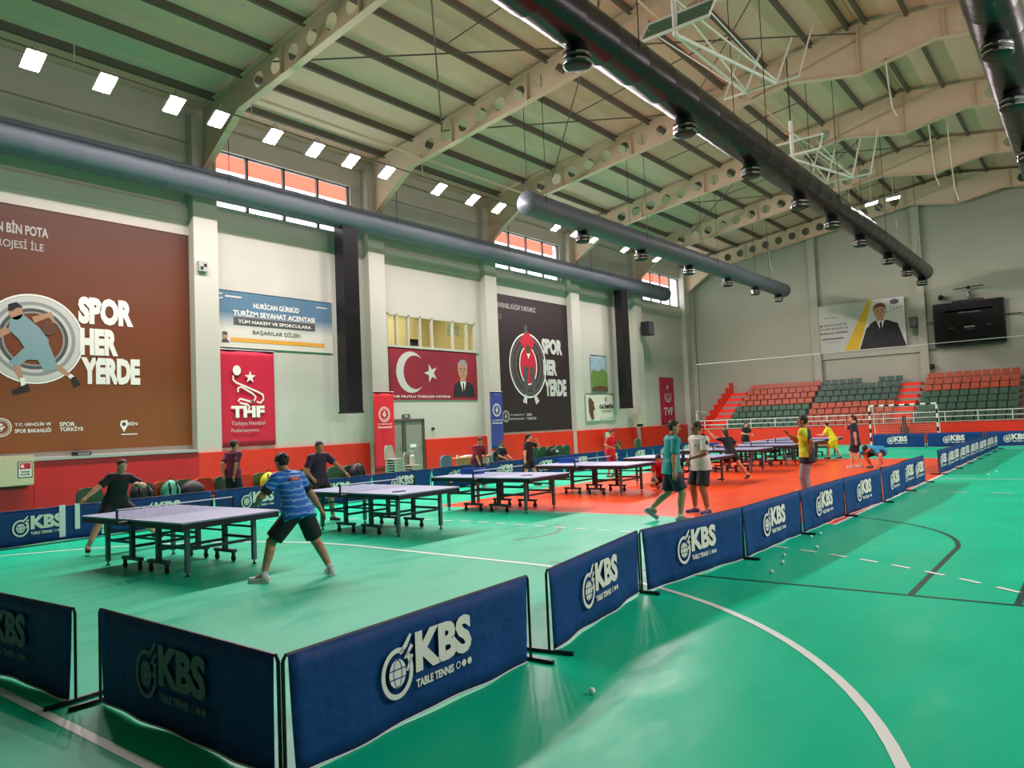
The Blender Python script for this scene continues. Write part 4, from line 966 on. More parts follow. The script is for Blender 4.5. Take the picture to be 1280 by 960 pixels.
chair('g', CX, 11.6, 'green tub chair under the yellow backpack'); chair('o', CX, 12.15, 'orange tub chair behind a dark bag, right of the yellow backpack'); chair('g', CX, 12.7, 'green tub chair next to the head of the blue-shirted player')
chair('g', CX, 14.0, 'green tub chair right of the man in the purple shirt'); chair('g', CX, 14.55, 'green tub chair holding a black bag, far right of the purple-shirted man')
chair('b', -18.4, 19.75, 'grey-blue chair left of the wooden desk')
for i, y in enumerate((25.3, 25.9, 26.5, 27.1, 27.7)): chair('g', -18.6, y, 'dark green tub chair, %s of five right of the girl in black' % ords[i])
for i, y in enumerate((32.2, 33.2)): chair('g', -18.6, y + i, 'dark green tub chair, %s of two right of the red-shirted boy' % ords[i])
def bag(name, loc, w, d, h, m, lab, strap=True, rz=0):
    t = thing(name, lab, 'bag', loc, rz)
    mb = MB(); n, k = 14, 8; vs = []
    for j in range(k + 1):
        f = j / k; q = math.sin(PI * min(1, .12 + .88 * f) ** 1.0 * .5 + 0) if False else (1 - max(0, f - .45) ** 2 * 2.6)
        for i in range(n):
            a = 2 * PI * i / n; c, s_ = math.cos(a), math.sin(a); e = .6
            vs.append((math.copysign(abs(c) ** e, c) * d / 2 * q, math.copysign(abs(s_) ** e, s_) * w / 2 * q, h * f))
    fs = [(j * n + i, j * n + (i + 1) % n, (j + 1) * n + (i + 1) % n, (j + 1) * n + i) for j in range(k) for i in range(n)] + [tuple(range(n - 1, -1, -1)), tuple(k * n + i for i in range(n))]
    mb.add(vs, fs).build('body', m, t, True)
    if strap:
        MB().tube([(d * .3, -w * .2, h * .9), (d * .55, -w * .22, h * .6), (d * .5, -w * .2, h * .15)], .018, 5).build('strap', M_black, t); MB().tube([(d * .3, w * .2, h * .9), (d * .55, w * .22, h * .6), (d * .5, w * .2, h * .15)], .018, 5).build('strap', M_black, t)
        MB().tube([(0, -.06, h * .97), (0, -.03, h + .05), (0, .03, h + .05), (0, .06, h * .97)], .012, 5).build('handle', M_black, t)
    return t
M_bagb = mat('black_bag', '#17181b', .6); M_mint = mat('mint_bag', '#4fb394', .6, var=.2, scale=12); M_ylw = mat('yellow_bag', '#cfd41f', .6, var=.15, scale=9)
bag('backpack', (CX + .05, 8.3, .44), .5, .35, .45, M_bagb, 'black bag on the chair behind the hand of the woman in black')
bag('backpack', (CX + .05, 8.98, .44), .42, .32, .47, M_mint, 'mint green striped backpack on a chair behind the net of the nearest table')
bag('duffel_bag', (CX + .05, 9.5, .44), .6, .4, .42, M_bagb, 'black bag heaped on a chair right of the mint backpack', False)
bag('backpack', (CX + .05, 11.62, .44), .42, .32, .46, M_ylw, 'bright yellow backpack on a chair left of the blue-shirted player')
bag('duffel_bag', (CX + .05, 12.2, .44), .42, .35, .42, M_bagb, 'dark bag right of the yellow backpack', False)
bag('backpack', (CX + .05, 12.72, .44), .35, .32, .4, M_bagb, 'black backpack beside the head of the blue-shirted player')
bag('backpack', (CX + .05, 14.6, .44), .5, .36, .5, M_bagb, 'black backpack on a chair beyond the outstretched arm of the purple-shirted man')
t = thing('towel', 'white towel hanging over the left barrier, left of two', 'towel', (-15.9, 6.08, 0), 0, 'towels on the left barrier'); MB().box(.02, .03, -.06, .05, .08, .67).box(-.03, .03, -.06, .05, .672, .682).build('cloth', M_edge, t)
t = thing('towel', 'white towel strip hanging over the left barrier, right of two', 'towel', (-15.9, 6.36, 0), 0, 'towels on the left barrier'); MB().box(.02, .03, -.06, .03, .2, .67).box(-.03, .03, -.06, .03, .672, .682).build('cloth', M_edge, t)

# stacked white chairs beside the door
def stool(loc, rz, lab, full=True):
    t = thing('plastic_chair', lab, 'chair', loc, rz, 'white plastic chairs beside the door')
    m = mat('white_plastic', '#b9b5a8', .45)
    MB().box(-.22, .22, -.22, .22, .42, .45).build('seat', m, t)
    MB().prism([(-.22, .45), (.22, .45), (.23, .8), (.15, .9), (-.15, .9), (-.23, .8)], (-.22, 0, 0), (0, 1, 0), (0, 0, 1), 0, .03).build('backrest', m, t)
    for x in (-.2, .2):
        for y in (-.2, .2): MB().tube([(x, y, 0), (x * .9, y * .9, .43)], .02, 6).build('leg', m, t)
    return t
n3 = ['lowest', 'second', 'third', 'fourth', 'fifth', 'topmost']
for k in range(6): stool((-19.0, 17.75 - .03 * k, .09 * k), .2, 'white plastic chair in the tall stack beside the door, %s' % n3[k])
for k in range(3): stool((-19.0, 18.45, .09 * k), .1, 'white plastic chair in the low stack right of the tall one, %s' % n3[k])
t = thing('mannequin_head', 'pale bottle-shaped dispenser standing on the low stack of white chairs', 'dispenser', (-19.0, 18.45, .635)); 
t.name = 'dispenser'
MB().lathe([(.09, 0), (.09, .3), (.03, .36), (.03, .42), (.06, .44), (.06, .5)], 10).build('bottle', mat('white_plastic', '#b9b5a8', .45), t); MB().lathe([(.04, .5), (.04, .55)], 8).build('cap', M_steel, t)
M_wood = mat('desk_wood', '#a9763f', .6, var=.1); M_dg = mat('desk_green', '#8fa07a', .6)
t = thing('desk', 'wooden desk with pale green front panels against the red padding', 'desk', (-18.9, 21.4, 0))
MB().box(-.35, .35, -1.1, 1.5, .7, .74).build('desktop', M_wood, t); MB().box(.3, .33, -1.1, -.35, .05, .7).build('side_panel', M_wood, t)
for a, b in ((-.32, .55), (.6, 1.47)): MB().box(.3, .33, a, b, .08, .68).build('front_panel', M_dg, t); MB().box(.33, .34, a, a + .06, .08, .68).build('edge_strip', W, t)
for y in (-1.05, 1.45):
    for x in (-.3, .26): MB().box(x - .02, x + .02, y - .02, y + .02, 0, .7).build('leg', M_steel, t)
t = thing('paper_stack', 'white papers lying on the wooden desk', 'paper', (-18.85, 21.2, .74)); MB().box(-.15, .15, -.3, .3, 0, .05).build('sheets', W, t); MB().box(-.1, .12, -.1, .15, .05, .07).build('folder', M_edge, t)
t = thing('cup', 'small white cup at the left end of the wooden desk', 'cup', (-18.8, 20.55, .74)); MB().lathe([(.03, 0), (.04, .1)], 10).build('body', W, t); MB().tube([(0, .04, .02), (0, .07, .05), (0, .04, .08)], .006, 5).build('handle', W, t)
t = thing('bag_on_chairs', 'small black bag with a white mark on the row of dark green chairs', 'bag', (-18.5, 26.3, .44)); t.name = 'hand_bag'
MB().ball((0, 0, .2), .18, .25, .2, 10, 7).build('body', M_bagb, t); MB().tube([(0, -.12, .36), (0, 0, .5), (0, .12, .36)], .015, 5).build('handle', M_bagb, t); MB().box(.16, .18, -.08, .08, .2, .28).build('patch', W, t)
# ------------------------------------------------------------------ people: one skinned field per body, polygonised by surface nets
def nrm(v): v = np.asarray(v, float); return v / (np.linalg.norm(v) + 1e-9)
class Field:
    def __init__(s, lo, hi, vs):
        s.lo = np.array(lo, np.float32); s.vs = vs
        s.n = np.ceil((np.array(hi) - s.lo) / vs).astype(int) + 2
        s.F = np.full(s.n, .12, np.float32)
        s.ax = [s.lo[i] + np.arange(s.n[i], dtype=np.float32) * vs for i in range(3)]
    def sub(s, lo, hi):
        a = np.maximum(np.floor((np.array(lo) - s.lo) / s.vs).astype(int), 0); b = np.minimum(np.ceil((np.array(hi) - s.lo) / s.vs).astype(int) + 1, s.n)
        sl = tuple(slice(a[i], b[i]) for i in range(3))
        P = np.stack(np.meshgrid(*[s.ax[i][sl[i]] for i in range(3)], indexing='ij'), -1)
        return sl, P
    def put(s, sl, d, k):
        A = s.F[sl]
        if k > 0:
            h = np.maximum(k - np.abs(A - d), 0) / k; s.F[sl] = np.minimum(A, d) - h * h * k * .25
        else: s.F[sl] = np.minimum(A, d)
    def cone(s, a, b, ra, rb, k=.02, cap=None, pad=.07):
        a = np.array(a, np.float32); b = np.array(b, np.float32); m = max(ra, rb) + pad
        sl, P = s.sub(np.minimum(a, b) - m, np.maximum(a, b) + m)
        if P.size == 0: return
        ab = b - a; L2 = float(ab @ ab) + 1e-9
        t = (P - a) @ ab / L2; tc = np.clip(t, 0, 1)
        d = np.linalg.norm(P - a - tc[..., None] * ab, axis=-1) - (ra + (rb - ra) * tc)
        if cap is not None: d = np.maximum(d, (t - cap) * math.sqrt(L2))
        s.put(sl, d, k)
    def ell(s, c, axes, r, k=.02, pad=.07):
        c = np.array(c, np.float32); m = max(r) + pad
        sl, P = s.sub(c - m, c + m)
        if P.size == 0: return
        q = (P - c) @ np.array(axes, np.float32).T
        k0 = np.linalg.norm(q / np.array(r, np.float32), axis=-1); k1 = np.linalg.norm(q / (np.array(r, np.float32) ** 2), axis=-1) + 1e-6
        s.put(sl, k0 * (k0 - 1) / k1, k)
    def slab(s, a, b, X, Y, wa, wb, k=.03, cap0=None, pad=.09, mid=None):
        # elliptical tube from a to b; wa, wb = (half width, half depth)
        a = np.array(a, np.float32); b = np.array(b, np.float32); m = max(wa + wb) + pad
        sl, P = s.sub(np.minimum(a, b) - m, np.maximum(a, b) + m)
        ab = b - a; L = float(np.linalg.norm(ab)); u = ab / L
        q = P - a; t = q @ u; tc = np.clip(t / L, 0, 1)
        if mid is not None:
            f = tc; w = np.where(f < .5, wa[0] + (mid[0] - wa[0]) * f * 2, mid[0] + (wb[0] - mid[0]) * (f * 2 - 1)); dd = np.where(f < .5, wa[1] + (mid[1] - wa[1]) * f * 2, mid[1] + (wb[1] - mid[1]) * (f * 2 - 1))
        else: w = wa[0] + (wb[0] - wa[0]) * tc; dd = wa[1] + (wb[1] - wa[1]) * tc
        x = q @ np.array(X, np.float32); y = q @ np.array(Y, np.float32); r = np.sqrt((x / w) ** 2 + (y / dd) ** 2)
        d = (r - 1) * np.minimum(w, dd); o = np.maximum(np.abs(t - L / 2) - L / 2, 0)
        d = np.where(o > 0, np.sqrt(np.maximum(d, 0) ** 2 + o ** 2) + np.minimum(d, 0) * 0, d)
        s.put(sl, d.astype(np.float32), k)
    def cut(s, p, n):
        # keep the side where (x-p).n < 0
        n = nrm(n); p = np.array(p)
        d = (s.ax[0][:, None, None] - p[0]) * n[0] + (s.ax[1][None, :, None] - p[1]) * n[1] + (s.ax[2][None, None, :] - p[2]) * n[2]
        s.F = np.maximum(s.F, d.astype(np.float32))
    def mesh(s):
        F = s.F; F[0] = F[-1] = .1; F[:, 0] = F[:, -1] = .1; F[:, :, 0] = F[:, :, -1] = .1
        n = np.array(F.shape) - 1
        acc = np.zeros(tuple(n) + (3,), np.float32); cnt = np.zeros(tuple(n), np.float32)
        corner = lambda i, j, k: F[i:n[0] + i, j:n[1] + j, k:n[2] + k]
        for ax in range(3):
            for p in range(2):
                for q in range(2):
                    o = [p, q]; o.insert(ax, 0); o2 = list(o); o2[ax] = 1
                    A, B = corner(*o), corner(*o2); m = (A < 0) != (B < 0)
                    t = np.where(m, A / (A - B + 1e-12), 0)
                    for c in range(3): acc[..., c] += np.where(m, t if c == ax else o[c], 0)
                    cnt += m
        act = cnt > 0; idx = np.full(tuple(n), -1, np.int64); idx[act] = np.arange(int(act.sum()))
        cells = np.argwhere(act); V = s.lo + (cells + acc[act] / cnt[act][:, None]) * s.vs
        Q = []
        for ax in range(3):
            A = F; B = np.roll(F, -1, ax); m = (A < 0) != (B < 0)
            e = np.argwhere(m); e = e[(e > 0).all(1) & (e < n).all(1)]
            u, w = [i for i in range(3) if i != ax]
            def at(du, dw): c = e.copy(); c[:, u] -= du; c[:, w] -= dw; return idx[c[:, 0], c[:, 1], c[:, 2]]
            q = np.stack([at(0, 0), at(1, 0), at(1, 1), at(0, 1)], 1)
            ins = A[e[:, 0], e[:, 1], e[:, 2]] < 0
            flip = ins if ax != 1 else ~ins
            q[flip] = q[flip][:, ::-1]; q = q[(q >= 0).all(1)]; Q.append(q)
        return V, np.concatenate(Q)
def mesh_np(name, V, Q, m, extra=None):
    vs = V.tolist(); fs = Q.tolist()
    if extra: n = len(vs); vs += [tuple(v) for v in extra.v]; fs += [tuple(i + n for i in f) for f in extra.f]
    me = bpy.data.meshes.new(name); me.from_pydata(vs, [], fs); me.update(); me.materials.append(m)
    me.polygons.foreach_set('use_smooth', [True] * len(me.polygons)); return me

def ik(a, t, l1, l2, pole):
    a = np.array(a, float); t = np.array(t, float); d = t - a; L = np.linalg.norm(d); mx = (l1 + l2) * .998
    if L > mx: t = a + d / L * mx; d = t - a; L = mx
    L = max(L, abs(l1 - l2) + .01); u = d / L; x = (l1 * l1 - l2 * l2 + L * L) / (2 * L); h = math.sqrt(max(l1 * l1 - x * x, 0))
    p = np.array(pole, float); p = p - u * (p @ u); p = nrm(p)
    return a + u * x + p * h, t
def rot(v, ax, deg):
    ax = nrm(ax); v = np.array(v, float); t = math.radians(deg)
    return v * math.cos(t) + np.cross(ax, v) * math.sin(t) + ax * (ax @ v) * (1 - math.cos(t))

SKIN = [mat('skin_light', '#d39c7c', .55), mat('skin_tan', '#bb8262', .55), mat('skin_brown', '#946245', .55)]
HAIR = {'black': mat('black_hair', '#18130f', .6, bump=.6, scale=30), 'brown': mat('brown_hair', '#33221a', .6, bump=.6, scale=30), 'gray': mat('grey_hair', '#4a4543', .6, bump=.6, scale=30)}
M_eye = mat('eye_dark', '#1a1210', .3); M_lip = mat('lip', '#8a4038', .6); M_sock = mat('white_sock', '#dcdcd8', .8); M_sole = mat('white_sole', '#e2e2de', .6)

def person(label, loc, head_deg, h, pel, lean=(0, 0), twist=0, fL=(-.1, 0, 0, 0), fR=(.1, 0, 0, 0), hL=(-.3, 0, .8), hR=(.3, 0, .8), face=(0, 0), shirt=None, shorts=None, leg_len=.55, sleeve=.75,
           hair='black', long_hair=False, skin=0, shoe='#26262a', sock=True, vs=None, hem=.0, eL=(-.6, -1, -.3), eR=(.6, -1, -.3), kL=(-.15, 1, 0), kR=(.15, 1, 0), female=False, curl=.5, trousers=False, extra=None, collar=None, bulk=1.0):
    """heading: +y of the body turned by head_deg; pel = pelvis centre; hands, feet and pelvis in the body's own metres"""
    vs = vs or .0125; t = thing('person', label, 'person', (loc[0], loc[1], 0), math.radians(head_deg))
    wS = (.098 if female else .108) * h * bulk; wH = .053 * h
    P = np.array(pel, float)
    up = rot(rot((0, 0, 1), (1, 0, 0), -lean[0]), (0, 1, 0), lean[1])
    rx = rot((1, 0, 0), (0, 0, 1), -twist); rx = nrm(rx - up * (rx @ up)); fw = np.cross(up, rx); fw = nrm(fw)
    hr = nrm(np.array((1, 0, 0)) * .8 + rx * .4); 
    Sh = P + up * .285 * h; Nk = Sh + up * .035 * h
    yaw, pit = face
    hup = nrm(up * .45 + np.array((0, 0, 1)) * .55); hf = rot(fw * .5 + np.array((0, 1, 0)) * .5, (0, 0, 1), -yaw); hf = nrm(hf - hup * (hf @ hup)); hx = np.cross(hf, hup)
    hup = rot(hup, hx, pit); hf = rot(hf, hx, pit)
    Hc = Nk + hup * .082 * h + hf * .012 * h
    J = {}
    for s_, nm, hd, ft, el, kn in ((-1, 'L', hL, fL, eL, kL), (1, 'R', hR, fR, eR, kR)):
        sh = Sh + rx * s_ * wS * .92 - up * .012 * h; hip = P + hr * s_ * wH - np.array((0, 0, 1)) * .02 * h
        elb, wr = ik(sh, hd, .165 * h, .148 * h, el)
        an = np.array((ft[0], ft[1], ft[2] + .048 * h)); knee, an2 = ik(hip, an, .243 * h, .245 * h, kn)
        J[nm] = dict(sh=sh, el=elb, wr=wr, hip=hip, kn=knee, an=an2, fd=rot((0, 1, 0), (0, 0, 1), -ft[3]), fp=(ft[4] if len(ft) > 4 else 0), out=an - an2)
    allp = np.array([Hc + hup * .1 * h, Hc - hup * .1 * h, P] + [J[n][k] for n in 'LR' for k in ('sh', 'el', 'wr', 'hip', 'kn', 'an')])
    lo = allp.min(0) - .17; hi = allp.max(0) + .17; lo[2] = min(lo[2], 0) - .03
    g = h * bulk
    # ---- body
    B = Field(lo, hi, vs)
    A3 = (rx, fw, up)
    mid = P * .55 + Sh * .45
    B.slab(P - up * .03 * h, Sh, rx, fw, (.088 * g, .064 * g), (.088 * g, .056 * g), .03, mid=(.074 * g, .056 * g))
    for n in 'LR':
        j = J[n]
        B.cone(Sh + (j['sh'] - Sh) * .25, j['sh'], .042 * g, .036 * g, .03)
        B.cone(j['sh'], j['el'], .033 * g, .025 * g, .02); B.cone(j['el'], j['wr'], .025 * g, .0165 * h, .015)
        B.cone(j['el'] * .75 + j['wr'] * .25, j['el'] * .6 + j['wr'] * .4, .026 * g, .024 * g, .015)
        B.cone(j['hip'], j['kn'], .056 * g, .037 * g, .025); B.cone(j['kn'], j['an'], .036 * g, .0235 * h, .015)
        back = nrm(np.cross(np.cross(j['an'] - j['kn'], (0, 1, 0)), j['an'] - j['kn']) + 1e-6) * -.012 * h
        c1 = j['kn'] * .75 + j['an'] * .25 + back; c2 = j['kn'] * .5 + j['an'] * .5 + back; B.cone(c1, c2, .031 * g, .026 * g, .02)
        B.cone(j['an'], j['an'] - np.array((0, 0, .02 * h)) + j['fd'] * .05 * h, .023 * h, .02 * h, .015)
        d = nrm(j['wr'] - j['el']); B.ell(j['wr'] + d * .028 * h, np.array([nrm(np.cross(d, (0, 0, 1)) + 1e-4), d, nrm(np.cross(d, np.cross(d, (0, 0, 1))) + 1e-4)]), (.022 * h, .032 * h, .018 * h), .012)
    B.cone(Sh, Hc - hup * .03 * h, .036 * h, .031 * h, .025)
    HA = (hx, hf, hup)
    B.ell(Hc + hup * .012 * h, HA, (.044 * h, .054 * h, .058 * h), .01); B.ell(Hc - hup * .035 * h + hf * .012 * h, HA, (.034 * h, .04 * h, .036 * h), .02)
    B.cone(Hc + hf * .053 * h, Hc + hf * .062 * h - hup * .014 * h, .007 * h, .0095 * h, .01)
    for s_ in (-1, 1): B.ell(Hc + hx * s_ * .045 * h - hf * .004 * h, HA, (.008 * h, .013 * h, .02 * h), .006)
    V, Q = B.mesh()
    ex = MB()
    for n, s_ in (('L', -1), ('R', 1)):
        j = J[n]; d = nrm(j['wr'] - j['el']); a = nrm(np.cross(d, (0, 0, 1)) + np.array((1e-4, 0, 0))); pn = nrm(np.cross(a, d)); pn = pn if pn[2] < 0 else -pn
        c0 = j['wr'] + d * .045 * h
        for q in range(4):
            ln = (.038, .045, .042, .034)[q] * h; st = c0 + a * (q - 1.5) * .0105 * h; p1 = st + d * ln * .45 + pn * .1 * curl * ln; p2 = p1 + nrm(d + pn * curl * 1.2) * ln * .35; p3 = p2 + nrm(d + pn * curl * 2.4) * ln * .25
            ex.tube([tuple(st - d * .012 * h), tuple(p1), tuple(p2), tuple(p3)], [.0056 * h, .0052 * h, .0047 * h, .003 * h], 6)
        st = j['wr'] + d * .015 * h - a * s_ * .018 * h; p1 = st + nrm(d * .8 - a * s_ * .6) * .022 * h + pn * .006 * h; p2 = p1 + nrm(d + pn * .6) * .02 * h
        ex.tube([tuple(st), tuple(p1), tuple(p2)], [.0068 * h, .006 * h, .0035 * h], 6)
    inst('body', mesh_np('body', V, Q, SKIN[skin], ex), t)
    for s_ in (-1, 1): MB().ball(tuple(Hc + hf * .049 * h + hx * s_ * .018 * h + hup * .012 * h), .0062 * h, n=8, m=6).build('eye', M_eye, t)
    mc = Hc + hf * .05 * h - hup * .035 * h; MB().tube([tuple(mc - hx * .014 * h), tuple(mc + hf * .002 * h), tuple(mc + hx * .014 * h)], .0035 * h, 6).build('mouth', M_lip, t)
    # ---- hair
    H = Field(Hc - .2 * h, Hc + .2 * h, vs * .8)
    H.ell(Hc + hup * .018 * h - hf * .006 * h, HA, (.0485 * h, .0575 * h, .0605 * h), .0)
    rng = np.random.RandomState(int(h * 1000) + len(label))
    for _ in range(46):
        v_ = nrm(rng.normal(size=3)); v_[2] = abs(v_[2]) * .9; H.ell(Hc + hup * .018 * h - hf * .006 * h + (hx * v_[0] * .045 + hf * v_[1] * .053 + hup * v_[2] * .056) * h, HA, (.011 * h, .013 * h, .009 * h), .006)
    if long_hair == 'tail':
        H.cut(Hc + hf * .002 * h, hf * 1.0 - hup * .8); H.cone(Hc - hf * .055 * h + hup * .02 * h, Hc - hf * .085 * h - hup * .09 * h, .022 * h, .012 * h, .01)
    elif long_hair:
        H.cone(Hc - hf * .02 * h, Hc - hf * .03 * h - hup * .09 * h, .05 * h, .042 * h, .01); H.cut(Hc + hf * .024 * h, hf * 1.0 - hup * .75)
    else:
        H.cut(Hc - hup * .04 * h - hf * .03 * h, -hup * 1.0 + hf * .55); H.cut(Hc + hf * .007 * h, hf * 1.0 - hup * .8)
    inst('hair', mesh_np('hair', *H.mesh(), HAIR[hair]), t)
    # ---- shirt
    if shirt:
        o = .0105 * h
        C = Field(lo, hi, vs)
        lowp = P - up * (.065 + hem) * h
        C.slab(lowp - up * .03, Sh, rx, fw, (.09 * g + o * 2.6, .07 * g + o * 2.6), (.09 * g + o, .058 * g + o), .03, mid=(.082 * g + o * 1.8, .06 * g + o * 1.8))
        for n in 'LR':
            j = J[n]; C.cone(Sh + (j['sh'] - Sh) * .1, j['sh'], .042 * g + o, .037 * g + o, .03)
            C.cone(j['sh'], j['el'], .035 * g + o * .9, .029 * g + o * 1.1, .012, cap=sleeve)
            C.cone(j['hip'] - up * .05 * h, j['hip'] + up * .05 * h, .06 * g + o * 2.3, .052 * g + o * 2, .03)
        C.cut(lowp, -up); C.cut(Nk + up * .004 * h, up)
        inst('shirt', mesh_np('shirt', *C.mesh(), shirt), t)
        if collar:
            MB().tube([tuple(Nk + up * .006 * h + (rx * math.cos(a) * .037 + fw * (math.sin(a) * .04 + .002)) * h - up * (.012 * max(0, math.sin(a))) * h) for a in np.linspace(0, 2 * PI, 17)], .0085 * h, 6).build('collar', collar, t)
    # ---- shorts or trousers
    if shorts:
        o = .012 * h; C = Field(lo, hi, vs); C.slab(P - np.array((0, 0, .045 * h)), P + up * .035 * h, hr, np.cross((0, 0, 1), hr), (.086 * g + o, .062 * g + o), (.08 * g + o * .5, .056 * g + o * .5), .02)
        for n in 'LR':
            j = J[n]
            if trousers: C.cone(j['hip'], j['kn'], .056 * g + o, .04 * g + o, .02); C.cone(j['kn'], j['an'], .04 * g + o, .03 * g + o, .015, cap=.97)
            else: C.cone(j['hip'], j['hip'] + (j['kn'] - j['hip']) * 1.0, .056 * g + o, .047 * g + o * 1.6, .02, cap=leg_len * 1.5)
        inst('trousers' if trousers else 'shorts', mesh_np('shorts', *C.mesh(), shorts), t)
    # ---- shoes and socks
    m_sh = mat('shoe_' + shoe.strip('#'), shoe, .5)
    for n in 'LR':
        j = J[n]; fd = np.array(j['fd']); an = j['an']; pit_ = j['fp']
        if pit_: fd = rot(fd, np.cross(fd, (0, 0, 1)), pit_)
        upf = nrm(np.cross(np.cross(fd, (0, 0, 1)), fd)); rt_ = np.cross(fd, upf)
        heel = an - upf * .026 * h - fd * .022 * h; toe = an - upf * .03 * h + fd * .098 * h
        C = Field(np.minimum(heel, toe) - .1, np.maximum(heel, toe) + .12, vs * .7)
        C.cone(heel, toe, .026 * h, .022 * h, .01); C.cone(heel + fd * .012 * h, an + upf * .004 * h, .026 * h, .025 * h, .015); C.ell(toe - fd * .02 * h - upf * .002, (rt_, fd, upf), (.028 * h, .04 * h, .02 * h), .01)
        C.cut(an - upf * .047 * h, -upf); C.cut(an + upf * .012 * h, upf)
        inst('shoe', mesh_np('shoe', *C.mesh(), m_sh), t)
        MB().prism([(x, y) for x, y in [(-.022, -.045), (.024, -.045), (.03, .06), (.02, .115), (-.018, .115), (-.03, .06)] for x, y in [(x * h, y * h)]], tuple(an - upf * .0472 * h), tuple(rt_), tuple(fd), -.006 * h, .006 * h).build('sole', M_sole, t)
        if sock and not trousers:
            dl_ = nrm(j['kn'] - an); MB().tube([tuple(an), tuple(an + dl_ * .045 * h)], [.026 * h, .0255 * h], 10).build('sock', M_sock, t)
    return t, dict(P=P, up=up, rx=rx, fw=fw, Sh=Sh, Hc=Hc, hf=hf, hx=hx, hup=hup, J=J)

def cloth(n, c, c2=None, sc=6): return mat(n, c, .75, bump=.25, scale=sc, var=.06 if not c2 else 0, col2=c2)
K = cloth('black_cloth', '#16161a'); KN = cloth('navy_cloth', '#1d2036')
# wavy blue player shirt
def wave_shirt():
    m = mat('blue_wave_shirt', '#1c6fc4', .6); nt = m.node_tree; b = nt.nodes['Principled BSDF']
    tc = nt.nodes.new('ShaderNodeTexCoord'); w = nt.nodes.new('ShaderNodeTexWave'); w.inputs['Scale'].default_value = 4.2; w.inputs['Distortion'].default_value = 9; w.inputs['Detail'].default_value = 3; w.bands_direction = 'Z'
    r = nt.nodes.new('ShaderNodeValToRGB'); e = r.color_ramp.elements; e[0].color = lin('#1260c6'); e[0].position = .0; e[1].color = lin('#86b6e6'); e[1].position = 1
    k = e.new(.82); k.color = lin('#1f7ad2')
    nt.links.new(tc.outputs['Object'], w.inputs['Vector']); nt.links.new(w.outputs['Fac'], r.inputs[0]); nt.links.new(r.outputs[0], b.inputs['Base Color']); return m

# 1 blue player seen from behind
t, s = person('player in blue patterned shirt and black shorts, seen from behind at the nearest table', (-8.32, 5.98), 92, 1.75, (0, -.03, .86), (27, 1), 0, fL=(-.38, .2, 0, -30), fR=(.36, -.2, 0, 25), hL=(-.24, .5, .98), hR=(.46, .06, .8), face=(0, -8),
    eL=(-1, -.3, -.6), eR=(1, -.5, -.4), shirt=wave_shirt(), shorts=K, leg_len=.58, shoe='#c9c9c6', vs=.0105, skin=1, hem=.0, kL=(-.5, 1, 0), kR=(.5, 1, 0))
p = Print(tuple(s['P'] - s['fw'] * .118), tuple(s['rx']), tuple(s['up']))
p.text('lettering.white', 'TÜRKİYE', -.09, .425, .09, .45, .02, .03)
p.rect('emblem.red', -.085, .375, .08, .415, .028); p.text('lettering.white', 'TUR', -.05, .383, .05, .407, .02, .03); p.build(t, INK)
# black sleeves ends
for n, sg_ in (('L', -1), ('R', 1)):
    j = s['J'][n]; a = j['sh'] * .45 + j['el'] * .55; b = j['sh'] * .22 + j['el'] * .78; MB().tube([tuple(a), tuple(b)], [.0765, .0745], 14).build('sleeve_band', K, t)
# 2 woman in black
person('woman in black leaning over the left end of the nearest table', (-13.45, 6.02), -97, 1.62, (.02, -.05, .84), (24, -4), 6, fL=(-.72, .12, 0, -20), fR=(.52, .1, 0, 15), hL=(-.2, .42, 1.13), hR=(.66, .2, .86), face=(-6, -4),
    eL=(-1, -.4, -.5), eR=(.5, -.8, -.3), shirt=K, shorts=K, leg_len=.5, shoe='#24272c', long_hair='tail', hair='brown', female=True, kL=(-.6, 1, 0), kR=(.6, 1, 0))
# 3 man by the wall
person('man in navy and pink shirt standing among the tub chairs, looking right', (-16.95, 10.35), 14, 1.75, (0, 0, .952), (4, 0), 0, fL=(-.1, -.1, 0, 0), fR=(.1, .12, 0, 0), hL=(-.12, -.18, .95), hR=(.16, -.12, .92), face=(15, -2),
    shirt=cloth('navy_pink_shirt', '#2a1830', '#8f1a4a', 3), shorts=KN, trousers=True, hair='black', skin=1, vs=.014)
# 4 purple shirt
person('bearded man in dark purple shirt behind the second table', (-13.05, 9.95), -100, 1.74, (0, -.05, .9), (14, 4), 0, fL=(-.3, 0, 0, -15), fR=(.3, 0, 0, 15), hL=(-.52, .42, .9), hR=(.3, .3, .95), face=(4, -10),
    eL=(-.8, -.6, .1), shirt=cloth('purple_shirt', '#3c2140', '#2b1a33'), shorts=K, leg_len=.55, hair='gray', skin=1, vs=.0135, collar=KN)
# 5 maroon
person('boy in maroon top leaning forward before the wooden desk', (-15.15, 17.5), -105, 1.58, (0, -.1, .82), (20, 0), 0, fL=(-.12, .05, 0, 0), fR=(.12, -.05, 0, 0), hL=(-.14, .28, .78), hR=(.16, .3, .74), face=(0, -14),
    shirt=cloth('maroon_top', '#7c1230'), sleeve=1.0, shorts=KN, trousers=True, vs=.016, skin=1, shoe='#d8d8d4')
# 6 seated dark
person('person in dark clothes sitting under the dark blue flag', (-18.2, 22.4), -95, 1.68, (0, -.1, .5), (8, 0), 0, fL=(-.13, .42, 0, 0), fR=(.13, .42, 0, 0), hL=(-.15, .3, .62), hR=(.15, .3, .62), face=(0, -5),
    shirt=K, shorts=KN, trousers=True, vs=.016, skin=2, collar=W)
cs = dup(cgr, (-18.25, 22.4, 0), 0, 'grey-blue chair under the seated person in dark clothes')
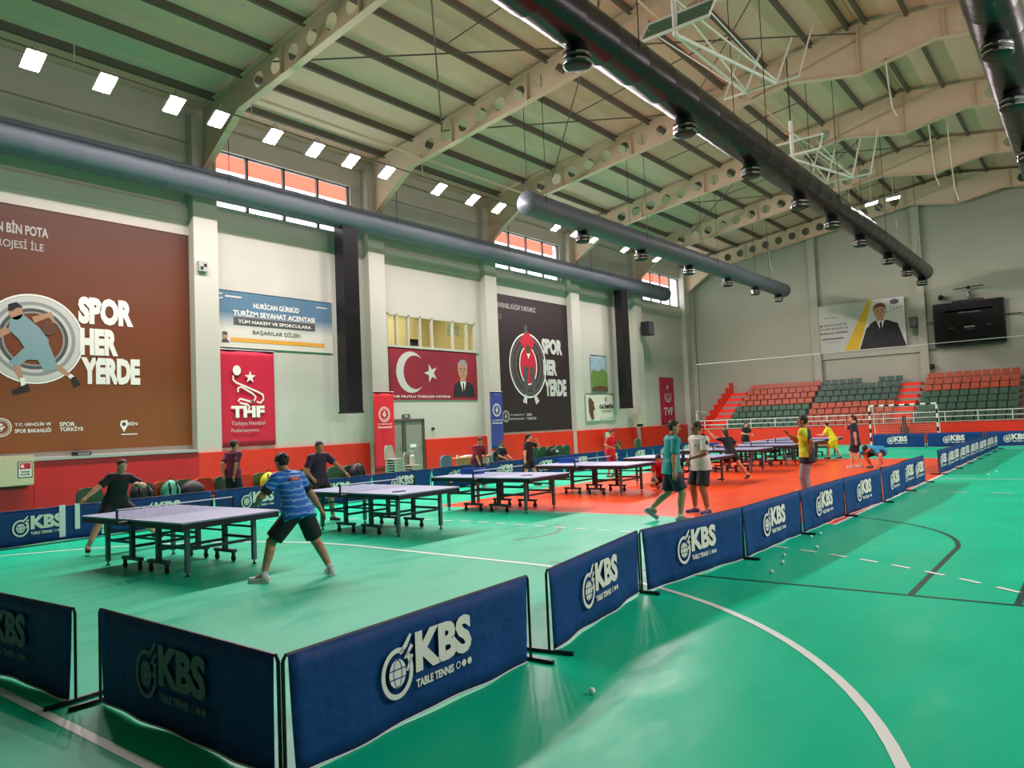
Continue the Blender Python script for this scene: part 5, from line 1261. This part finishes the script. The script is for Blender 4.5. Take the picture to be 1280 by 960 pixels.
# 7 girl black hand to face
person('girl in black at the fourth table, hand raised to her face', (-13.75, 18.2), -85, 1.56, (0, 0, .845), (3, 0), 0, fL=(-.2, .1, 0, -10), fR=(.22, -.1, 0, 15), hL=(-.1, .26, 1.36), hR=(.3, .06, .78), face=(-25, -4),
    eL=(-.8, .3, -1), shirt=K, shorts=K, leg_len=.5, vs=.0145, long_hair='tail', female=True)
# 8 boy red behind table
person('boy in a red shirt standing behind the fifth table with forearms raised', (-13.0, 21.7), -95, 1.55, (0, 0, .84), (8, 0), 0, fL=(-.15, 0, 0, 0), fR=(.15, 0, 0, 0), hL=(-.2, .24, .98), hR=(.2, .24, .98), face=(0, -6),
    eL=(-1, -.5, -.5), eR=(1, -.5, -.5), shirt=cloth('red_shirt', '#b3182c'), shorts=cloth('red_shorts', '#a01528'), vs=.0155, skin=1)
# 9 crouching red boy
person('boy in red crouching on the orange court at the right end of the fourth table', (-9.3, 18.15), -160, 1.58, (0, -.05, .34), (38, 5), 0, fL=(-.15, .12, 0, -10), fR=(.14, -.12, 0, 20, -35), hL=(-.22, .42, .42), hR=(.12, .45, .3), face=(0, -25),
    kL=(-.3, 1, .6), kR=(.3, 1, .1), shirt=cloth('red_shirt', '#b3182c'), shorts=K, leg_len=.5, vs=.0145, skin=1)
# 10 teal man
person('young man in a teal shirt and navy shorts walking to the right', (-6.25, 12.55), -66, 1.8, (0, 0, .965), (5, 0), -25, fL=(-.1, -.42, .12, 5, -35), fR=(.1, .12, 0, -3), hL=(-.22, .18, .84), hR=(.27, .06, .86), face=(10, -4),
    eR=(.4, -1, -.2), kL=(0, 1, -.1), shirt=cloth('teal_shirt', '#11908c', '#168f94'), shorts=KN, leg_len=.6, sleeve=.8, vs=.0115, skin=1, shoe='#8d9296', collar=KN)
# 11 white man
t, s = person('man in white polo shirt with dark shoulders, hand on his stomach', (-6.22, 13.75), -208, 1.74, (0, 0, .945), (2, 0), 0, fL=(-.17, .02, 0, -10), fR=(.16, .05, 0, 20), hL=(-.08, .25, 1.08), hR=(.2, .14, 1.0), face=(14, -3),
    eL=(-1, -.4, -.3), shirt=cloth('white_polo', '#cfcabf'), shorts=K, leg_len=.6, sleeve=.85, vs=.0115, skin=2, bulk=1.08, shoe='#2c3c7a', collar=W)
for n, sg_ in (('L', -1), ('R', 1)):
    j = s['J'][n]; q0 = s['Sh'] + s['rx'] * sg_ * .1 + s['up'] * .066; q1 = j['sh'] + s['up'] * .058 + s['rx'] * sg_ * .01; q2 = j['sh'] * .6 + j['el'] * .4 + s['rx'] * sg_ * .06
    MB().tube([tuple(q0), tuple(q1), tuple(q2)], [.036, .046, .038], 8).build('shoulder_panel', K, t)
p = Print(tuple(s['P'] + s['fw'] * .15), tuple(-s['rx']), tuple(s['up'])); p.rect('emblem.black', .07, .36, .11, .39, .0); p.build(t, INK)
bt = thing('water_bottle', 'dark bottle held in front of the white polo shirt', 'bottle', (-6.42, 13.42, 1.0)); MB().lathe([(.03, 0), (.033, .14), (.015, .18), (.015, .21)], 10).build('body', INK['black'], bt); MB().lathe([(.017, .21), (.017, .24)], 8).build('cap', INK['dgray'], bt)
# 12 running girl
person('girl in black running left on the orange court with one arm raised', (-8.55, 21.0), 70, 1.52, (0, 0, .78), (18, 0), 10, fL=(-.14, .25, 0, 0), fR=(.2, -.42, .05, 10, -20), hL=(-.42, .4, 1.42), hR=(.26, .25, .95), face=(0, 0),
    eL=(-1, .3, -.6), shirt=K, shorts=cloth('dark_shorts', '#20161c'), leg_len=.42, vs=.0145, long_hair=True, hair='brown', female=True, kL=(0, 1, 0), kR=(0, 1, 0), hem=.04)
# 13 boy black behind far table
person('boy in a black shirt standing behind the seventh table', (-12.5, 32.4), -110, 1.55, (0, 0, .84), (6, 0), 0, fL=(-.14, 0, 0, 0), fR=(.14, 0, 0, 0), hL=(-.14, .28, 1.0), hR=(.14, .28, 1.02), face=(0, -8),
    eL=(-1, -.3, -.5), eR=(1, -.3, -.5), shirt=K, shorts=K, vs=.018)
# 14 yellow and black man
def yb_mat():
    m = mat('yellow_black_shirt', '#b9c91c', .7); nt = m.node_tree; b = nt.nodes['Principled BSDF']
    tc = nt.nodes.new('ShaderNodeTexCoord'); sp = nt.nodes.new('ShaderNodeSeparateXYZ'); r = nt.nodes.new('ShaderNodeMath'); r.operation = 'GREATER_THAN'; r.inputs[1].default_value = -.035
    a = nt.nodes.new('ShaderNodeMath'); a.operation = 'MULTIPLY_ADD'; a.inputs[1].default_value = .1
    mx = nt.nodes.new('ShaderNodeMix'); mx.data_type = 'RGBA'; mx.inputs[6].default_value = lin('#15161a'); mx.inputs[7].default_value = lin('#c2d21a')
    nt.links.new(tc.outputs['Object'], sp.inputs[0]); nt.links.new(sp.outputs['X'], a.inputs[0]); nt.links.new(sp.outputs['Y'], a.inputs[2]); nt.links.new(a.outputs[0], r.inputs[0])
    z = nt.nodes.new('ShaderNodeMath'); z.operation = 'GREATER_THAN'; z.inputs[1].default_value = .93; nt.links.new(sp.outputs['Z'], z.inputs[0])
    q = nt.nodes.new('ShaderNodeMath'); q.operation = 'MULTIPLY'; nt.links.new(r.outputs[0], q.inputs[0]); nt.links.new(z.outputs[0], q.inputs[1])
    nt.links.new(q.outputs[0], mx.inputs[0]); nt.links.new(mx.outputs[2], b.inputs['Base Color']); return m
person('man in yellow and black shirt and grey trousers, hand near his mouth', (-4.98, 16.3), 112, 1.76, (0, 0, .965), (3, 0), 18, fL=(-.12, .05, 0, -5), fR=(.12, 0, 0, 10), hR=(.1, .34, 1.42), hL=(-.2, -.02, .98), face=(2, 3),
    eR=(.3, .6, -1), eL=(-.6, -1, -.2), shirt=yb_mat(), shorts=cloth('grey_trousers', '#8a8488'), trousers=True, vs=.0125, skin=2, sleeve=.7, hem=.03, bulk=1.04)
# 15 bright yellow boy
YL = cloth('bright_yellow_cloth', '#d6ee12')
person('boy in bright yellow shirt and shorts bending at the farthest table', (-8.5, 31.1), 85, 1.5, (0, -.05, .78), (26, 0), 0, fL=(-.15, .12, 0, 0), fR=(.2, -.2, 0, 10), hL=(-.16, .45, .95), hR=(.16, .42, .95), face=(0, 5), shirt=YL, shorts=YL, leg_len=.6, vs=.017)
# 16 navy woman
person('woman in navy shirt and shorts on the orange court, hand at her mouth', (-6.45, 26.2), 105, 1.68, (0, 0, .915), (2, 0), 10, fL=(-.12, .12, 0, 0), fR=(.14, -.12, 0, 5), hR=(.1, .22, 1.46), hL=(-.22, -.02, .82), face=(0, 0),
    eR=(.6, .5, -1), shirt=KN, shorts=cloth('navy_dark', '#17182a'), leg_len=.62, hem=.06, vs=.0155, long_hair='tail', hair='brown', female=True, shoe='#d9d9d6')
# 17 crouching blue
person('player in a light blue shirt bent double behind the barrier, hands near the floor', (-5.75, 25.9), 160, 1.7, (0, -.1, .56), (82, 0), 0, fL=(-.2, .05, 0, -10), fR=(.2, .05, 0, 10), hL=(-.28, .42, .2), hR=(.28, .42, .2), face=(0, -40),
    kL=(-.4, 1, .2), kR=(.4, 1, .2), eL=(-1, .2, .3), eR=(1, .2, .3), shirt=cloth('light_blue_shirt', '#2f9bc8'), shorts=KN, vs=.015, hair='black')
